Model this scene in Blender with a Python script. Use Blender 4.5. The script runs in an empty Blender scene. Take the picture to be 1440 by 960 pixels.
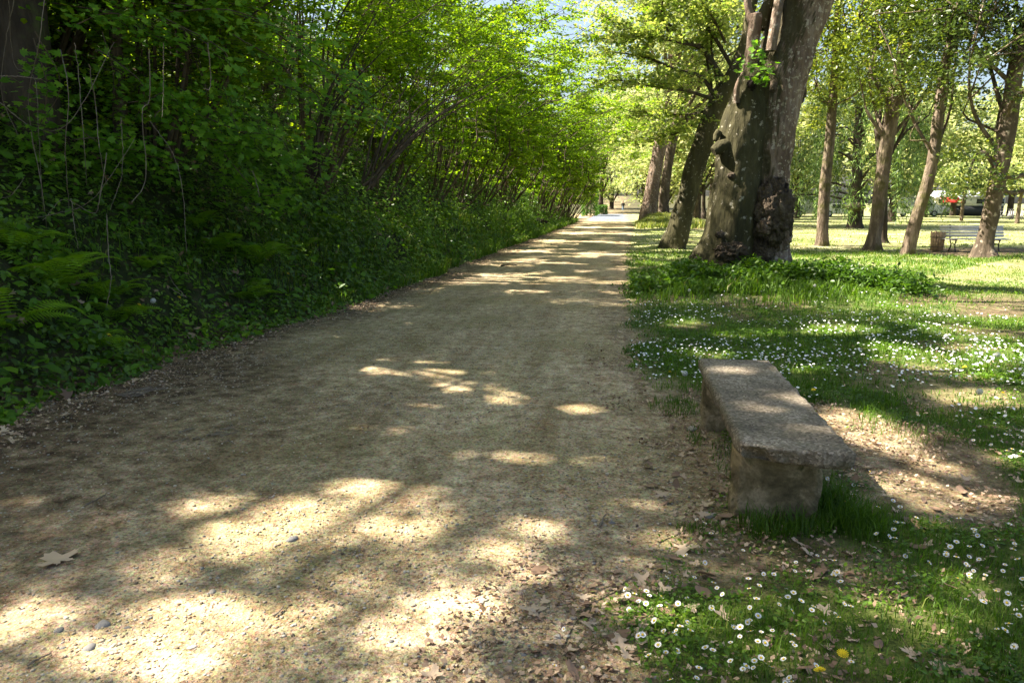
import bpy, bmesh, math, random
import numpy as np
from mathutils import Vector, noise as mnoise

random.seed(7)
RNG = np.random.default_rng(11)
S = bpy.context.scene
COL = S.collection
R = math.radians

# ------------------------------------------------------------------ camera
PITCH, YAW, FPX, EYE = R(10.41), R(8.13), 1067.0, 1.6
cam_d = bpy.data.cameras.new('camera')
cam = bpy.data.objects.new('camera', cam_d)
COL.objects.link(cam)
cam.location = (0, 0, EYE)
cam.rotation_euler = (R(90) - PITCH, 0, YAW)
cam_d.sensor_width = 36
cam_d.lens = 36 * FPX / 1440
cam_d.clip_start = 0.05
cam_d.clip_end = 2000
S.camera = cam

# ------------------------------------------------------------------ light
SUN_EL = R(48)
LT = np.array([1.0, -0.09, 0.0]); LT /= np.linalg.norm(LT)
LDIR = np.array([LT[0] * math.cos(SUN_EL), LT[1] * math.cos(SUN_EL), -math.sin(SUN_EL)])   # way the light travels
sun_d = bpy.data.lights.new('sun', 'SUN')
sun = bpy.data.objects.new('sun', sun_d)
COL.objects.link(sun)
sun_d.energy = 5.0
sun_d.angle = R(0.53)
sun_d.color = (1.0, 0.91, 0.78)
sun.location = (-30, 0, 40)
sun.rotation_euler = Vector(LDIR).to_track_quat('-Z', 'Y').to_euler()

world = bpy.data.worlds.new('World')
S.world = world
world.use_nodes = True
wn = world.node_tree
bg = wn.nodes['Background']
sky = wn.nodes.new('ShaderNodeTexSky')
sky.sky_type = 'NISHITA'
sky.sun_disc = False
sky.sun_elevation = SUN_EL
sx, sy = -LDIR[0], -LDIR[1]
sky.sun_rotation = math.atan2(sx, sy)
sky.air_density = 1.0
sky.dust_density = 3.5
sky.ozone_density = 1.0
wn.links.new(sky.outputs[0], bg.inputs[0])
bg.inputs[1].default_value = 0.053

S.view_settings.view_transform = 'Standard'
S.view_settings.look = 'None'
S.view_settings.gamma = 1
S.view_settings.use_curve_mapping = False
S.view_settings.exposure = 2.4
S.cycles.max_bounces = 8
S.cycles.diffuse_bounces = 4
S.cycles.transmission_bounces = 6
S.cycles.transparent_max_bounces = 8
S.cycles.use_adaptive_sampling = True
S.cycles.adaptive_threshold = 0.02
S.cycles.sample_clamp_indirect = 6

# ------------------------------------------------------------------ projection helpers (used for layout measurements only)
CP, SP, CY, SY = math.cos(PITCH), math.sin(PITCH), math.cos(YAW), math.sin(YAW)

def at_z(px, py, z=0.0):
    """ground position seen at a photo pixel"""
    a = (px - 720) / FPX; b = -(py - 480) / FPX
    fw = CP + b * SP; up = -SP + b * CP
    t = (z - EYE) / up
    X = a * t; Y = fw * t
    return Vector((X * CY - Y * SY, X * SY + Y * CY, z))

def at_d(px, py, Y):
    """position at a given world y seen at a photo pixel"""
    a = (px - 720) / FPX; b = -(py - 480) / FPX
    fw = CP + b * SP; up = -SP + b * CP
    wx = a * CY - fw * SY; wy = a * SY + fw * CY
    t = Y / wy
    return Vector((wx * t, wy * t, EYE + up * t))

def rad_px(half_px, P):
    fwd = -P[0] * SY + P[1] * CY
    zc = fwd * CP - (P[2] - EYE) * SP
    return half_px / FPX * zc

def to_px(x, y, z=0.0):
    X = x * CY + y * SY; F = -x * SY + y * CY; Z = z - EYE
    zc = F * CP - Z * SP; yc = F * SP + Z * CP
    zc = np.where(zc < 0.05, 0.05, zc)
    return 720 + FPX * X / zc, 480 - FPX * yc / zc

# ------------------------------------------------------------------ numpy value noise
def _hash(ix, iy, seed):
    h = (ix.astype(np.int64) * 374761393 + iy.astype(np.int64) * 668265263 + seed * 1442695041) & 0xffffffff
    h = ((h ^ (h >> 13)) * 1274126177) & 0xffffffff
    return ((h ^ (h >> 16)) & 0xffff) / 65535.0

def vn(x, y, seed=0):
    x = np.asarray(x, float); y = np.asarray(y, float)
    ix = np.floor(x); iy = np.floor(y)
    fx = x - ix; fy = y - iy
    fx = fx * fx * (3 - 2 * fx); fy = fy * fy * (3 - 2 * fy)
    a = _hash(ix, iy, seed); b = _hash(ix + 1, iy, seed)
    c = _hash(ix, iy + 1, seed); d = _hash(ix + 1, iy + 1, seed)
    return (a * (1 - fx) + b * fx) * (1 - fy) + (c * (1 - fx) + d * fx) * fy

def fbm(x, y, seed=0, o=4):
    s = 0; amp = 0.5; t = 0
    x = np.asarray(x, float); y = np.asarray(y, float)
    for k in range(o):
        s = s + amp * vn(x, y, seed + k * 17); t += amp; amp *= 0.5; x = x * 2.03 + 5.1; y = y * 2.03 + 3.7
    return s / t

def sstep(a, b, v):
    t = np.clip((v - a) / (b - a), 0, 1)
    return t * t * (3 - 2 * t)

# ------------------------------------------------------------------ layout of ground
EDGE_PY = np.array([284, 300, 312, 320, 340, 370, 420, 480, 530, 560, 600, 640, 690, 730, 775, 820, 880, 960, 1100])
EDGE_PX = np.array([877, 882, 886, 890, 884, 877, 876, 882, 894, 918, 955, 972, 975, 955, 900, 855, 805, 770, 715])
_ew = np.array([[*at_z(px, max(py, 286))[:2]] for px, py in zip(EDGE_PX, EDGE_PY)])
_o = np.argsort(_ew[:, 1])
def path_right(y):                        # x where the lawn starts
    return np.interp(y, _ew[_o, 1], _ew[_o, 0])
LPX = [(0, 592), (130, 548), (250, 502), (400, 460), (520, 422), (700, 352), (760, 331), (815, 310)]
_lw = np.array([[*at_z(px, py)[:2]] for px, py in LPX])
_lw = np.vstack([[[-4.55, -12.0]], _lw, [[-3.4, 75.0], [-3.0, 200.0]]])
def path_left(y):
    return np.interp(y, _lw[:, 1], _lw[:, 0]) + (fbm(np.asarray(y) * 1.3, np.zeros_like(np.asarray(y, float)) + 3, 5) - .5) * .35

BIG = at_z(1040, 378, .3)
PAIR = at_z(917, 305, .6)
def height(x, y):
    x = np.asarray(x, float); y = np.asarray(y, float)
    lawn = sstep(0.1, 1.2, x - path_right(y))
    h = lawn * (fbm(x * .8, y * .8, 3) - .45) * .10
    h = h + lawn * .34 * np.exp(-(((x - BIG.x) / 2.3) ** 2 + ((y - BIG.y) / 2.2) ** 2))
    h = h + lawn * .62 * np.exp(-(((x - PAIR.x - .6) / 2.4) ** 2 + ((y - PAIR.y) / 3.0) ** 2))
    return h
def bank_h(x, y):
    d = path_left(y) - .12 - np.asarray(x, float)
    fade = 1 - sstep(62, 74, y)
    n = fbm(x * .7, y * .7, 9) - .5
    hb = np.where(d < 0, d * .05 - .02, 0) + sstep(0, .9, d) * .3 + np.clip(d - .35, 0, 4.6) * 1.02 + np.clip(d - 4.95, 0, 40) * .62
    return hb * fade + np.clip(d, 0, 1) * n * .55 * fade

def veg_mask(x, y):
    """how green the lawn is, 0 bare soil .. 1 thick"""
    x = np.asarray(x, float); y = np.asarray(y, float)
    px, py = to_px(x, y)
    n = fbm(x * 1.7, y * 1.7, 21); n2 = fbm(x * 6, y * 6, 22, 3)
    pr = path_right(y)
    soft = .12 + .25 * (y < 4.5)
    v = sstep(-.02, soft, x - pr + (n - .5) * .5 + (n2 - .5) * .35)
    def hole(cx, cy, rx, ry, k=1.0, rot=0.0):
        c, s = math.cos(R(rot)), math.sin(R(rot))
        dx = (px - cx); dy = (py - cy)
        q = ((dx * c + dy * s) / rx) ** 2 + ((-dx * s + dy * c) / ry) ** 2
        return 1 - k * (1 - sstep(.45, 1.3, q + (n - .5) * .9 + (n2 - .5) * .5))
    for a in ((1270, 640, 150, 52, 1, 12), (1340, 705, 110, 40, 1, 10), (960, 640, 75, 100, 1, 0),
              (1020, 800, 80, 35, .6, 0), (1160, 590, 60, 22, .9, 0), (1395, 430, 70, 16, .8, 0), (1300, 425, 50, 9, .8, 0),
              (1370, 354, 95, 7, .9, 0), (975, 318, 90, 4.0, 1, 2), (905, 585, 40, 40, .7, 0), (1050, 425, 45, 9, .5, 0)):
        v = v * hole(*a)
    v = v * (.35 + .65 * sstep(.30, .52, fbm(x * 1.1 + 9, y * 1.1, 31)))
    return np.clip(v, 0, 1)

# sunny patches on the ground: (photo px, py, rx, ry, rotation)
SUNNY = [(575, 517, 78, 11, 2), (655, 545, 50, 9, 10), (700, 560, 34, 8, 5), (600, 575, 26, 5, 0), (500, 470, 45, 4, 0), (560, 455, 40, 4, 0),
         (560, 607, 20, 5, 0), (415, 646, 20, 9, 0), (510, 665, 36, 12, 0), (540, 690, 60, 18, 0), (455, 672, 18, 6, 0),
         (308, 708, 46, 15, 0), (410, 715, 40, 14, 0), (465, 745, 75, 18, -6), (330, 750, 60, 18, 8), (390, 770, 55, 10, 0),
         (235, 858, 62, 28, -8), (255, 930, 80, 34, 0), (330, 905, 30, 14, 0), (60, 872, 70, 12, -10), (130, 935, 40, 12, -10),
         (20, 880, 40, 14, 0), (600, 735, 30, 9, 0), (560, 745, 40, 9, 0),
         (690, 520, 20, 5, 0), (800, 356, 62, 5, 0), (770, 367, 40, 3, 0), (850, 372, 30, 3, 0), (850, 350, 40, 4, 0), (790, 322, 40, 2.5, 0), (840, 338, 40, 3, 0), (770, 388, 30, 3, 0),
         (760, 745, 50, 9, 6), (800, 648, 45, 9, 5), (760, 680, 25, 5, 0), (700, 775, 50, 14, 0), (740, 815, 40, 12, 0), (640, 850, 60, 12, 0), (560, 900, 60, 14, 5), (480, 850, 40, 10, 0),
         (720, 640, 25, 6, 0), (820, 575, 30, 5, 0), (500, 600, 25, 5, 0), (640, 640, 20, 5, 0), (885, 700, 22, 6, 0),
         (1240, 612, 60, 16, 12), (1290, 690, 75, 18, 15), (1200, 590, 40, 10, 0), (1330, 655, 50, 8, 0), (1370, 720, 50, 10, 0), (1300, 735, 50, 9, 0), (1390, 700, 40, 8, 0),
         (960, 873, 70, 14, 0), (1290, 870, 80, 20, 20), (1200, 850, 30, 10, 0), (1050, 905, 50, 12, 0), (940, 760, 40, 8, 0), (930, 700, 25, 8, 0), (1420, 640, 30, 8, 0), (870, 930, 40, 12, 0),
         (1160, 940, 40, 12, 0), (1390, 890, 30, 10, 0), (1340, 820, 40, 8, 0),
         (1330, 515, 90, 12, 8), (1400, 500, 60, 14, 8), (1250, 495, 40, 7, 5), (1380, 560, 60, 8, 5), (1180, 465, 60, 5, 0), (1050, 470, 60, 5, 0), (950, 455, 30, 4, 0), (990, 500, 40, 5, 0), (1150, 520, 40, 5, 0),
         (1290, 432, 90, 7, 4), (1400, 445, 70, 9, 6), (1230, 412, 60, 5, 4), (1350, 468, 60, 6, 6), (1400, 418, 60, 5, 0), (930, 345, 40, 5, 0), (905, 365, 30, 5, 0), (900, 335, 30, 3, 0)]
for bx_, by_, rx_, ry_ in ((.78, 5.25, .10, .05), (.98, 4.6, .12, .05), (.75, 4.25, .10, .04), (.9, 3.9, .05, .03)):
    _t = .47 / -LDIR[2]
    _px, _py = to_px(bx_ + LDIR[0] * _t, by_ + LDIR[1] * _t)
    SUNNY.append((float(_px), float(_py), FPX * rx_ / by_, FPX * ry_ * 1.7 / by_ ** 2 + 3, 8))
def sunny(x, y):
    px, py = to_px(x, y)
    m = np.zeros_like(px)
    wob = (fbm(x * 2.6, y * 2.6, 301, 3) - .5) * 1.5 + (fbm(x * 8, y * 8, 305, 2) - .5) * .7
    for cx, cy, rx, ry, rot in SUNNY:
        rx, ry = rx * 1.2 + 3, ry * 1.35 + 1.5
        c, s = math.cos(R(rot)), math.sin(R(rot))
        dx = px - cx; dy = py - cy
        q = ((dx * c + dy * s) / rx) ** 2 + ((-dx * s + dy * c) / ry) ** 2
        m = np.maximum(m, 1 - sstep(.75, 1.15, q + wob))
    # the open lawn behind the big tree
    m = np.maximum(m, sstep(404, 392, py + (px - 1200) * -.03) * sstep(1080, 1120, px) * (py > 300))
    return m
def ground_hit(P):
    t = P[:, 2] / -LDIR[2]
    return P[:, 0] + LDIR[0] * t, P[:, 1] + LDIR[1] * t
def keep_light(P, strength=1.0):
    """leaves that would shade a sunlit patch of ground are missing from the crown"""
    gx, gy = ground_hit(P)
    m = sunny(gx, gy) * strength
    # bench top, a little above the ground
    return RNG.random(len(P)) > m

# ------------------------------------------------------------------ mesh helpers
def tag(o, label=None, cat=None, group=None, kind=None):
    if label: o['label'] = label
    if cat: o['category'] = cat
    if group: o['group'] = group
    if kind: o['kind'] = kind
    return o

def empty(name, loc, label, cat, group=None, rz=0):
    o = bpy.data.objects.new(name, None)
    COL.objects.link(o); o.location = loc; o.rotation_euler = (0, 0, rz); o.empty_display_size = .2
    return tag(o, label, cat, group)

def mesh_np(name, V, faces, mats, attrs=None, smooth=False, midx=None, parent=None):
    me = bpy.data.meshes.new(name)
    V = np.asarray(V, np.float32)
    if not isinstance(faces, (list, tuple)): faces = [faces]
    faces = [np.asarray(f, np.int32) for f in faces if len(f)]
    me.vertices.add(len(V)); me.vertices.foreach_set('co', V.ravel())
    nl = sum(f.size for f in faces); nf = sum(len(f) for f in faces)
    me.loops.add(nl); me.loops.foreach_set('vertex_index', np.concatenate([f.ravel() for f in faces]))
    tot = np.concatenate([np.full(len(f), f.shape[1], np.int32) for f in faces])
    st = np.concatenate([[0], np.cumsum(tot)[:-1]]).astype(np.int32)
    me.polygons.add(nf)
    me.polygons.foreach_set('loop_start', st)
    me.polygons.foreach_set('loop_total', tot)
    if smooth: me.polygons.foreach_set('use_smooth', np.ones(nf, bool))
    if midx is not None: me.polygons.foreach_set('material_index', np.asarray(midx, np.int32))
    for m in (mats if isinstance(mats, (list, tuple)) else [mats]): me.materials.append(m)
    for k, a in (attrs or {}).items():
        at = me.attributes.new(k, 'FLOAT', 'POINT'); at.data.foreach_set('value', np.asarray(a, np.float32))
    me.update(calc_edges=True)
    me.validate()
    o = bpy.data.objects.new(name, me)
    COL.objects.link(o)
    if parent is not None:
        o.parent = parent
    return o

class MB:
    def __init__(s): s.V = []; s.F = {}; s.n = 0; s.A = []; s.M = {}
    def add(s, V, F, a=0.5, m=0):
        F = np.asarray(F, np.int32)
        V = np.asarray(V, float)
        k = F.shape[1]
        s.V.append(V); s.F.setdefault(k, []).append(F + s.n); s.M.setdefault(k, []).append(np.full(len(F), m))
        s.A.append(np.full(len(V), a) if np.isscalar(a) else np.asarray(a)); s.n += len(V)
    def build(s, name, mats, parent=None, smooth=True, off=(0, 0, 0)):
        V = np.vstack(s.V) - np.array(off)
        ks = sorted(s.F)
        return mesh_np(name, V, [np.vstack(s.F[k]) for k in ks], mats, {'rnd': np.concatenate(s.A)}, smooth,
                       np.concatenate([np.concatenate(s.M[k]) for k in ks]), parent)

def tube(mb, pts, rads, n=6, a=.5, m=0, jit=0.0, cap=True):
    P = np.array([tuple(p) for p in pts], float); rads = np.asarray(rads, float)
    if np.isscalar(rads) or rads.ndim == 0: rads = np.full(len(P), float(rads))
    T = np.gradient(P, axis=0); T /= np.linalg.norm(T, axis=1)[:, None] + 1e-9
    ref = np.array([0, 0, 1.0]) if abs(T[0][2]) < .9 else np.array([1.0, 0, 0])
    U = np.cross(T, ref); U /= np.linalg.norm(U, axis=1)[:, None] + 1e-9
    W = np.cross(T, U)
    th = np.arange(n) * 2 * math.pi / n
    r = rads[:, None] * (1 + (jit * (RNG.random((len(P), n)) - .5) if jit else 0))
    V = P[:, None, :] + r[..., None] * (np.cos(th)[None, :, None] * U[:, None, :] + np.sin(th)[None, :, None] * W[:, None, :])
    L = len(P)
    i = np.arange(L - 1)[:, None] * n; j = np.arange(n)[None, :]; j2 = (j + 1) % n
    F = np.stack([i + j, i + n + j, i + n + j2, i + j2], -1).reshape(-1, 4)
    V = V.reshape(-1, 3)
    base = mb.n
    mb.add(V, F, a, m)
    if cap and n > 3:
        for k, row in ((0, 0), (1, (L - 1) * n)):
            c = P[0] if k == 0 else P[-1]
            ring = V[row:row + n]
            Vc = np.vstack([ring, [c]])
            Fc = np.array([[q, (q + 1) % n, n] if k == 0 else [(q + 1) % n, q, n] for q in range(n)])
            mb.add(Vc, Fc, a, m)

def spline(pts, n):
    """Catmull-Rom through points (tuples of any length)"""
    P = np.array([tuple(p) for p in pts], float)
    P = np.vstack([2 * P[0] - P[1], P, 2 * P[-1] - P[-2]])
    out = []
    segs = len(P) - 3
    for t in np.linspace(0, segs - 1e-6, n):
        k = int(t); u = t - k
        a, b, c, d = P[k], P[k + 1], P[k + 2], P[k + 3]
        out.append(.5 * ((2 * b) + (-a + c) * u + (2 * a - 5 * b + 4 * c - d) * u * u + (-a + 3 * b - 3 * c + d) * u ** 3))
    return np.array(out)

# leaf templates: x width, y length, z lift
T_OVAL = (np.array([(0, 0, 0), (.27, .35, .07), (.2, .72, .05), (0, 1, -.03), (-.2, .72, .05), (-.27, .35, .07)]),
          np.array([(0, 1, 2, 3), (0, 3, 4, 5)]))
T_RHOMB = (np.array([(0, 0, 0), (.32, .45, .05), (0, 1, 0), (-.32, .45, .05)]), np.array([(0, 1, 2, 3)]))
_o5 = [(0, 0), (.3, .04), (.62, .2), (.36, .38), (.5, .78), (.17, .66), (0, 1.05), (-.17, .66), (-.5, .78), (-.36, .38), (-.62, .2), (-.3, .04)]
T_MAPLE = (np.array([(x, y, .06 * abs(x)) for x, y in _o5] + [(0, .42, 0)]), np.array([(k, (k + 1) % 12, 12) for k in range(12)]))
T_NARROW = (np.array([(0, 0, 0), (.1, .4, .03), (0, 1, -.1), (-.1, .4, .03)]), np.array([(0, 1, 2, 3)]))

def place_leaves(C, N, size, tmpl, D=None, rnd=None):
    """C centres, N normals, D optional length directions -> V, F, rnd"""
    n = len(C)
    N = N / (np.linalg.norm(N, axis=1)[:, None] + 1e-9)
    if D is None: D = RNG.normal(size=(n, 3))
    X = np.cross(D, N); X /= np.linalg.norm(X, axis=1)[:, None] + 1e-9
    Y = np.cross(N, X)
    t, f = tmpl
    sz = np.broadcast_to(size, (n,))[:, None, None]
    V = C[:, None, :] + sz * (t[None, :, 0:1] * X[:, None, :] + t[None, :, 1:2] * Y[:, None, :] + t[None, :, 2:3] * N[:, None, :])
    k = len(t)
    F = (np.arange(n)[:, None, None] * k + f[None]).reshape(-1, f.shape[1])
    if rnd is None: rnd = RNG.random(n)
    return V.reshape(-1, 3), F, np.repeat(rnd, k)

def leaf_mesh(name, C, N, size, tmpl, mat, parent=None, D=None, rnd=None, off=None):
    V, F, r = place_leaves(C, N, size, tmpl, D, rnd)
    if off is not None: V = V - np.array(tuple(off))
    return mesh_np(name, V, F, mat, {'rnd': r}, False, None, parent)

# ------------------------------------------------------------------ materials
def newmat(name):
    m = bpy.data.materials.new(name); m.use_nodes = True
    nt = m.node_tree
    for n in list(nt.nodes): nt.nodes.remove(n)
    return m, nt
def nd(nt, typ, **kw):
    n = nt.nodes.new(typ)
    for k, v in kw.items():
        if k.startswith('_'): n.inputs[int(k[1:])].default_value = v
        else: setattr(n, k, v)
    return n
def ramp(nt, stops, src=None):
    r = nt.nodes.new('ShaderNodeValToRGB')
    e = r.color_ramp.elements
    while len(e) > 1: e.remove(e[-1])
    e[0].position = stops[0][0]; e[0].color = (*stops[0][1], 1)
    for p, c in stops[1:]:
        x = e.new(p); x.color = (*c, 1)
    if src is not None: nt.links.new(src, r.inputs[0])
    return r
def noise_n(nt, scale, detail=4, rough=.55, vec=None, dist=0):
    n = nt.nodes.new('ShaderNodeTexNoise'); n.inputs['Scale'].default_value = scale
    n.inputs['Detail'].default_value = detail; n.inputs['Roughness'].default_value = rough; n.inputs['Distortion'].default_value = dist
    if vec is not None: nt.links.new(vec, n.inputs['Vector'])
    return n
def mixc(nt, fac, a, b, mode='MIX'):
    m = nt.nodes.new('ShaderNodeMix'); m.data_type = 'RGBA'; m.blend_type = mode
    for i, v in ((0, fac), (6, a), (7, b)):
        if hasattr(v, 'is_output'): nt.links.new(v, m.inputs[i])
        elif i == 0: m.inputs[0].default_value = v
        else: m.inputs[i].default_value = (*v, 1)
    return m.outputs[2]
def mathn(nt, op, a, b=None, clamp=False):
    m = nt.nodes.new('ShaderNodeMath'); m.operation = op; m.use_clamp = clamp
    for i, v in ((0, a), (1, b)):
        if v is None: continue
        if hasattr(v, 'is_output'): nt.links.new(v, m.inputs[i])
        else: m.inputs[i].default_value = v
    return m.outputs[0]
def principled(nt, base, rough=.8, spec=.3, bump=None, bstr=.3, bdist=.02):
    b = nt.nodes.new('ShaderNodeBsdfPrincipled')
    if hasattr(base, 'is_output'): nt.links.new(base, b.inputs['Base Color'])
    else: b.inputs['Base Color'].default_value = (*base, 1)
    if hasattr(rough, 'is_output'): nt.links.new(rough, b.inputs['Roughness'])
    else: b.inputs['Roughness'].default_value = rough
    b.inputs['Specular IOR Level'].default_value = spec
    if bump is not None:
        bn = nt.nodes.new('ShaderNodeBump'); bn.inputs['Strength'].default_value = bstr; bn.inputs['Distance'].default_value = bdist
        nt.links.new(bump, bn.inputs['Height']); nt.links.new(bn.outputs[0], b.inputs['Normal'])
    return b
def finish(nt, sh):
    o = nt.nodes.new('ShaderNodeOutputMaterial'); nt.links.new(sh, o.inputs[0])

def leaf_mat(name, stops, tmul=(1.5, 1.6, .6), tfac=.45, rough=.5, spec=.3):
    m, nt = newmat(name)
    at = nd(nt, 'ShaderNodeAttribute', attribute_name='rnd')
    rp = ramp(nt, stops, at.outputs['Fac'])
    tr = nt.nodes.new('ShaderNodeBsdfTranslucent')
    nt.links.new(mixc(nt, 1.0, rp.outputs[0], tmul, 'MULTIPLY'), tr.inputs[0])
    b = principled(nt, rp.outputs[0], rough, spec)
    mx = nt.nodes.new('ShaderNodeMixShader'); mx.inputs[0].default_value = tfac
    nt.links.new(b.outputs[0], mx.inputs[1]); nt.links.new(tr.outputs[0], mx.inputs[2])
    finish(nt, mx.outputs[0])
    return m

M = {}
M['hazel'] = leaf_mat('hazel_leaf', [(0, (.06, .125, .010)), (.45, (.115, .21, .012)), (.8, (.17, .28, .016)), (1, (.25, .34, .025))], (2.0, 1.9, .45), .55)
M['ivy'] = leaf_mat('ground_leaf', [(0, (.04, .09, .008)), (.45, (.095, .19, .012)), (.8, (.17, .29, .018)), (1, (.28, .38, .03))], (1.5, 1.6, .6), .35, .42, .4)
M['maple'] = leaf_mat('maple_leaf', [(0, (.07, .17, .012)), (.6, (.12, .26, .02)), (1, (.2, .35, .03))], (1.9, 1.9, .6), .5)
M['plane'] = leaf_mat('plane_leaf', [(0, (.08, .13, .025)), (.5, (.15, .20, .045)), (1, (.26, .28, .09))], (2.1, 2.1, 1.1), .5)
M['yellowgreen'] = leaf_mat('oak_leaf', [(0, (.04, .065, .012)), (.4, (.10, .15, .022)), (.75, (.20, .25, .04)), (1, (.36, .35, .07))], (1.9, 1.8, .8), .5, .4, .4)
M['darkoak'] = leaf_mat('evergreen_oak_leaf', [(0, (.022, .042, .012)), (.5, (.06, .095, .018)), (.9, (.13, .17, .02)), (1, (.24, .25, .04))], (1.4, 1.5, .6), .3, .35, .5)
M['conifer'] = leaf_mat('conifer_foliage', [(0, (.035, .07, .02)), (.5, (.10, .17, .04)), (1, (.22, .30, .09))], (1.3, 1.4, .7), .3)
M['farleaf'] = leaf_mat('far_leaf', [(0, (.12, .18, .05)), (.5, (.22, .27, .10)), (1, (.38, .39, .20))], (1.9, 1.8, 1.3), .5)
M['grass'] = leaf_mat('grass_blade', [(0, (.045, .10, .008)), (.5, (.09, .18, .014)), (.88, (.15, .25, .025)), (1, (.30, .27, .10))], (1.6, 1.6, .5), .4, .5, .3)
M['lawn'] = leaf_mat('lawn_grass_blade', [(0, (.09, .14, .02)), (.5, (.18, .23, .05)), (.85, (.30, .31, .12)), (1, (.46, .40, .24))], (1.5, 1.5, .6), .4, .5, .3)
M['fern'] = leaf_mat('fern_leaf', [(0, (.12, .24, .015)), (.6, (.19, .34, .02)), (1, (.28, .42, .04))], (1.7, 1.7, .6), .4)
M['dryleaf'] = leaf_mat('dry_leaf', [(0, (.15, .09, .055)), (.4, (.29, .19, .125)), (1, (.56, .43, .30))], (1.1, .9, .7), .12, .6, .3)

def bark_mat(name, c1, c2, c3, scale=3, zs=.35, bstr=.6, patch=None, dist=.03, pscale=1.6, pth=(.48, .62), mossy=None):
    m, nt = newmat(name)
    tc = nt.nodes.new('ShaderNodeTexCoord')
    mp = nd(nt, 'ShaderNodeMapping'); mp.inputs['Scale'].default_value = (1, 1, zs)
    nt.links.new(tc.outputs['Object'], mp.inputs[0])
    n1 = noise_n(nt, scale, 8, .65, mp.outputs[0], .4)
    n2 = noise_n(nt, scale * 6, 4, .6, mp.outputs[0])
    rp = ramp(nt, [(.3, c1), (.5, c2), (.7, c3)], n1.outputs[0])
    col = mixc(nt, mathn(nt, 'MULTIPLY', n2.outputs[0], .8), rp.outputs[0], tuple(x * .45 for x in c1))
    if patch:
        n3 = noise_n(nt, pscale, 5, .6, tc.outputs['Object'])
        pr = ramp(nt, [(pth[0], (0, 0, 0)), (pth[1], (1, 1, 1))], n3.outputs[0])
        col = mixc(nt, pr.outputs[0], col, mixc(nt, n2.outputs[0], patch, tuple(x * .5 for x in patch)))
    if mossy:
        geo = nt.nodes.new('ShaderNodeNewGeometry')
        dp = nt.nodes.new('ShaderNodeVectorMath'); dp.operation = 'DOT_PRODUCT'; dp.inputs[1].default_value = (-.93, -.36, 0)
        nt.links.new(geo.outputs['True Normal'], dp.inputs[0])
        n4 = noise_n(nt, 1.3, 6, .6, tc.outputs['Object'])
        f4 = mathn(nt, 'ADD', dp.outputs['Value'], mathn(nt, 'MULTIPLY', mathn(nt, 'SUBTRACT', n4.outputs[0], .5), 1.6))
        col = mixc(nt, mathn(nt, 'MULTIPLY', ramp(nt, [(.30, (0, 0, 0)), (.55, (1, 1, 1))], f4).outputs[0], .85), col, mixc(nt, n2.outputs[0], mossy, tuple(x * .5 for x in mossy)))
    vor = nt.nodes.new('ShaderNodeTexVoronoi'); vor.inputs['Scale'].default_value = scale * 3
    nt.links.new(mp.outputs[0], vor.inputs['Vector'])
    hb = mathn(nt, 'ADD', mathn(nt, 'MULTIPLY', n1.outputs[0], 1.5), mathn(nt, 'ADD', mathn(nt, 'MULTIPLY', n2.outputs[0], .5), mathn(nt, 'MULTIPLY', vor.outputs[0], .5)))
    b = principled(nt, col, .9, .15, hb, bstr, dist)
    finish(nt, b.outputs[0])
    return m
M['bark_plane'] = bark_mat('plane_bark', (.09, .06, .045), (.23, .165, .12), (.38, .30, .235), 3.5, .4, 1.0, (.46, .40, .32), .06, 11, (.57, .63))
M['bark_twotone'] = bark_mat('weathered_plane_bark', (.085, .055, .042), (.24, .17, .125), (.42, .33, .26), 3.8, .3, 1.0, (.50, .43, .34), .07, 13, (.55, .61), (.065, .06, .028))
M['bark_moss'] = bark_mat('mossy_bark', (.03, .027, .016), (.07, .064, .028), (.13, .115, .06), 2.6, .3, .9, (.34, .31, .24), .05, 9, (.61, .66))
M['bark_burl'] = bark_mat('burl_bark', (.045, .034, .024), (.12, .092, .064), (.26, .20, .145), 7, 1, 1.0, None, .05)
M['bark_brown'] = bark_mat('brown_bark', (.05, .038, .027), (.13, .10, .07), (.28, .22, .16), 4, .3, .8, (.44, .37, .28), .03, 4, (.58, .66))
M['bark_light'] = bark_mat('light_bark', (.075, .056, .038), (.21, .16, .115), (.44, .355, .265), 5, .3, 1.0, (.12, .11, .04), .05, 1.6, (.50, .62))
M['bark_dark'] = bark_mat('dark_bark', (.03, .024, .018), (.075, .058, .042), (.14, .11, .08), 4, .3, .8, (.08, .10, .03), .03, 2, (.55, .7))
M['twig'] = bark_mat('hazel_stem_bark', (.06, .045, .03), (.13, .10, .07), (.23, .18, .13), 6, .2, .3, None, .005)
M['hollow'] = bark_mat('hollow_wood', (.008, .006, .005), (.02, .014, .01), (.04, .028, .02), 8, 1, .6, None, .02)
M['deadwood'] = bark_mat('dead_wood', (.14, .11, .085), (.27, .22, .17), (.42, .36, .29), 12, .6, .4, None, .004)

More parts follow.
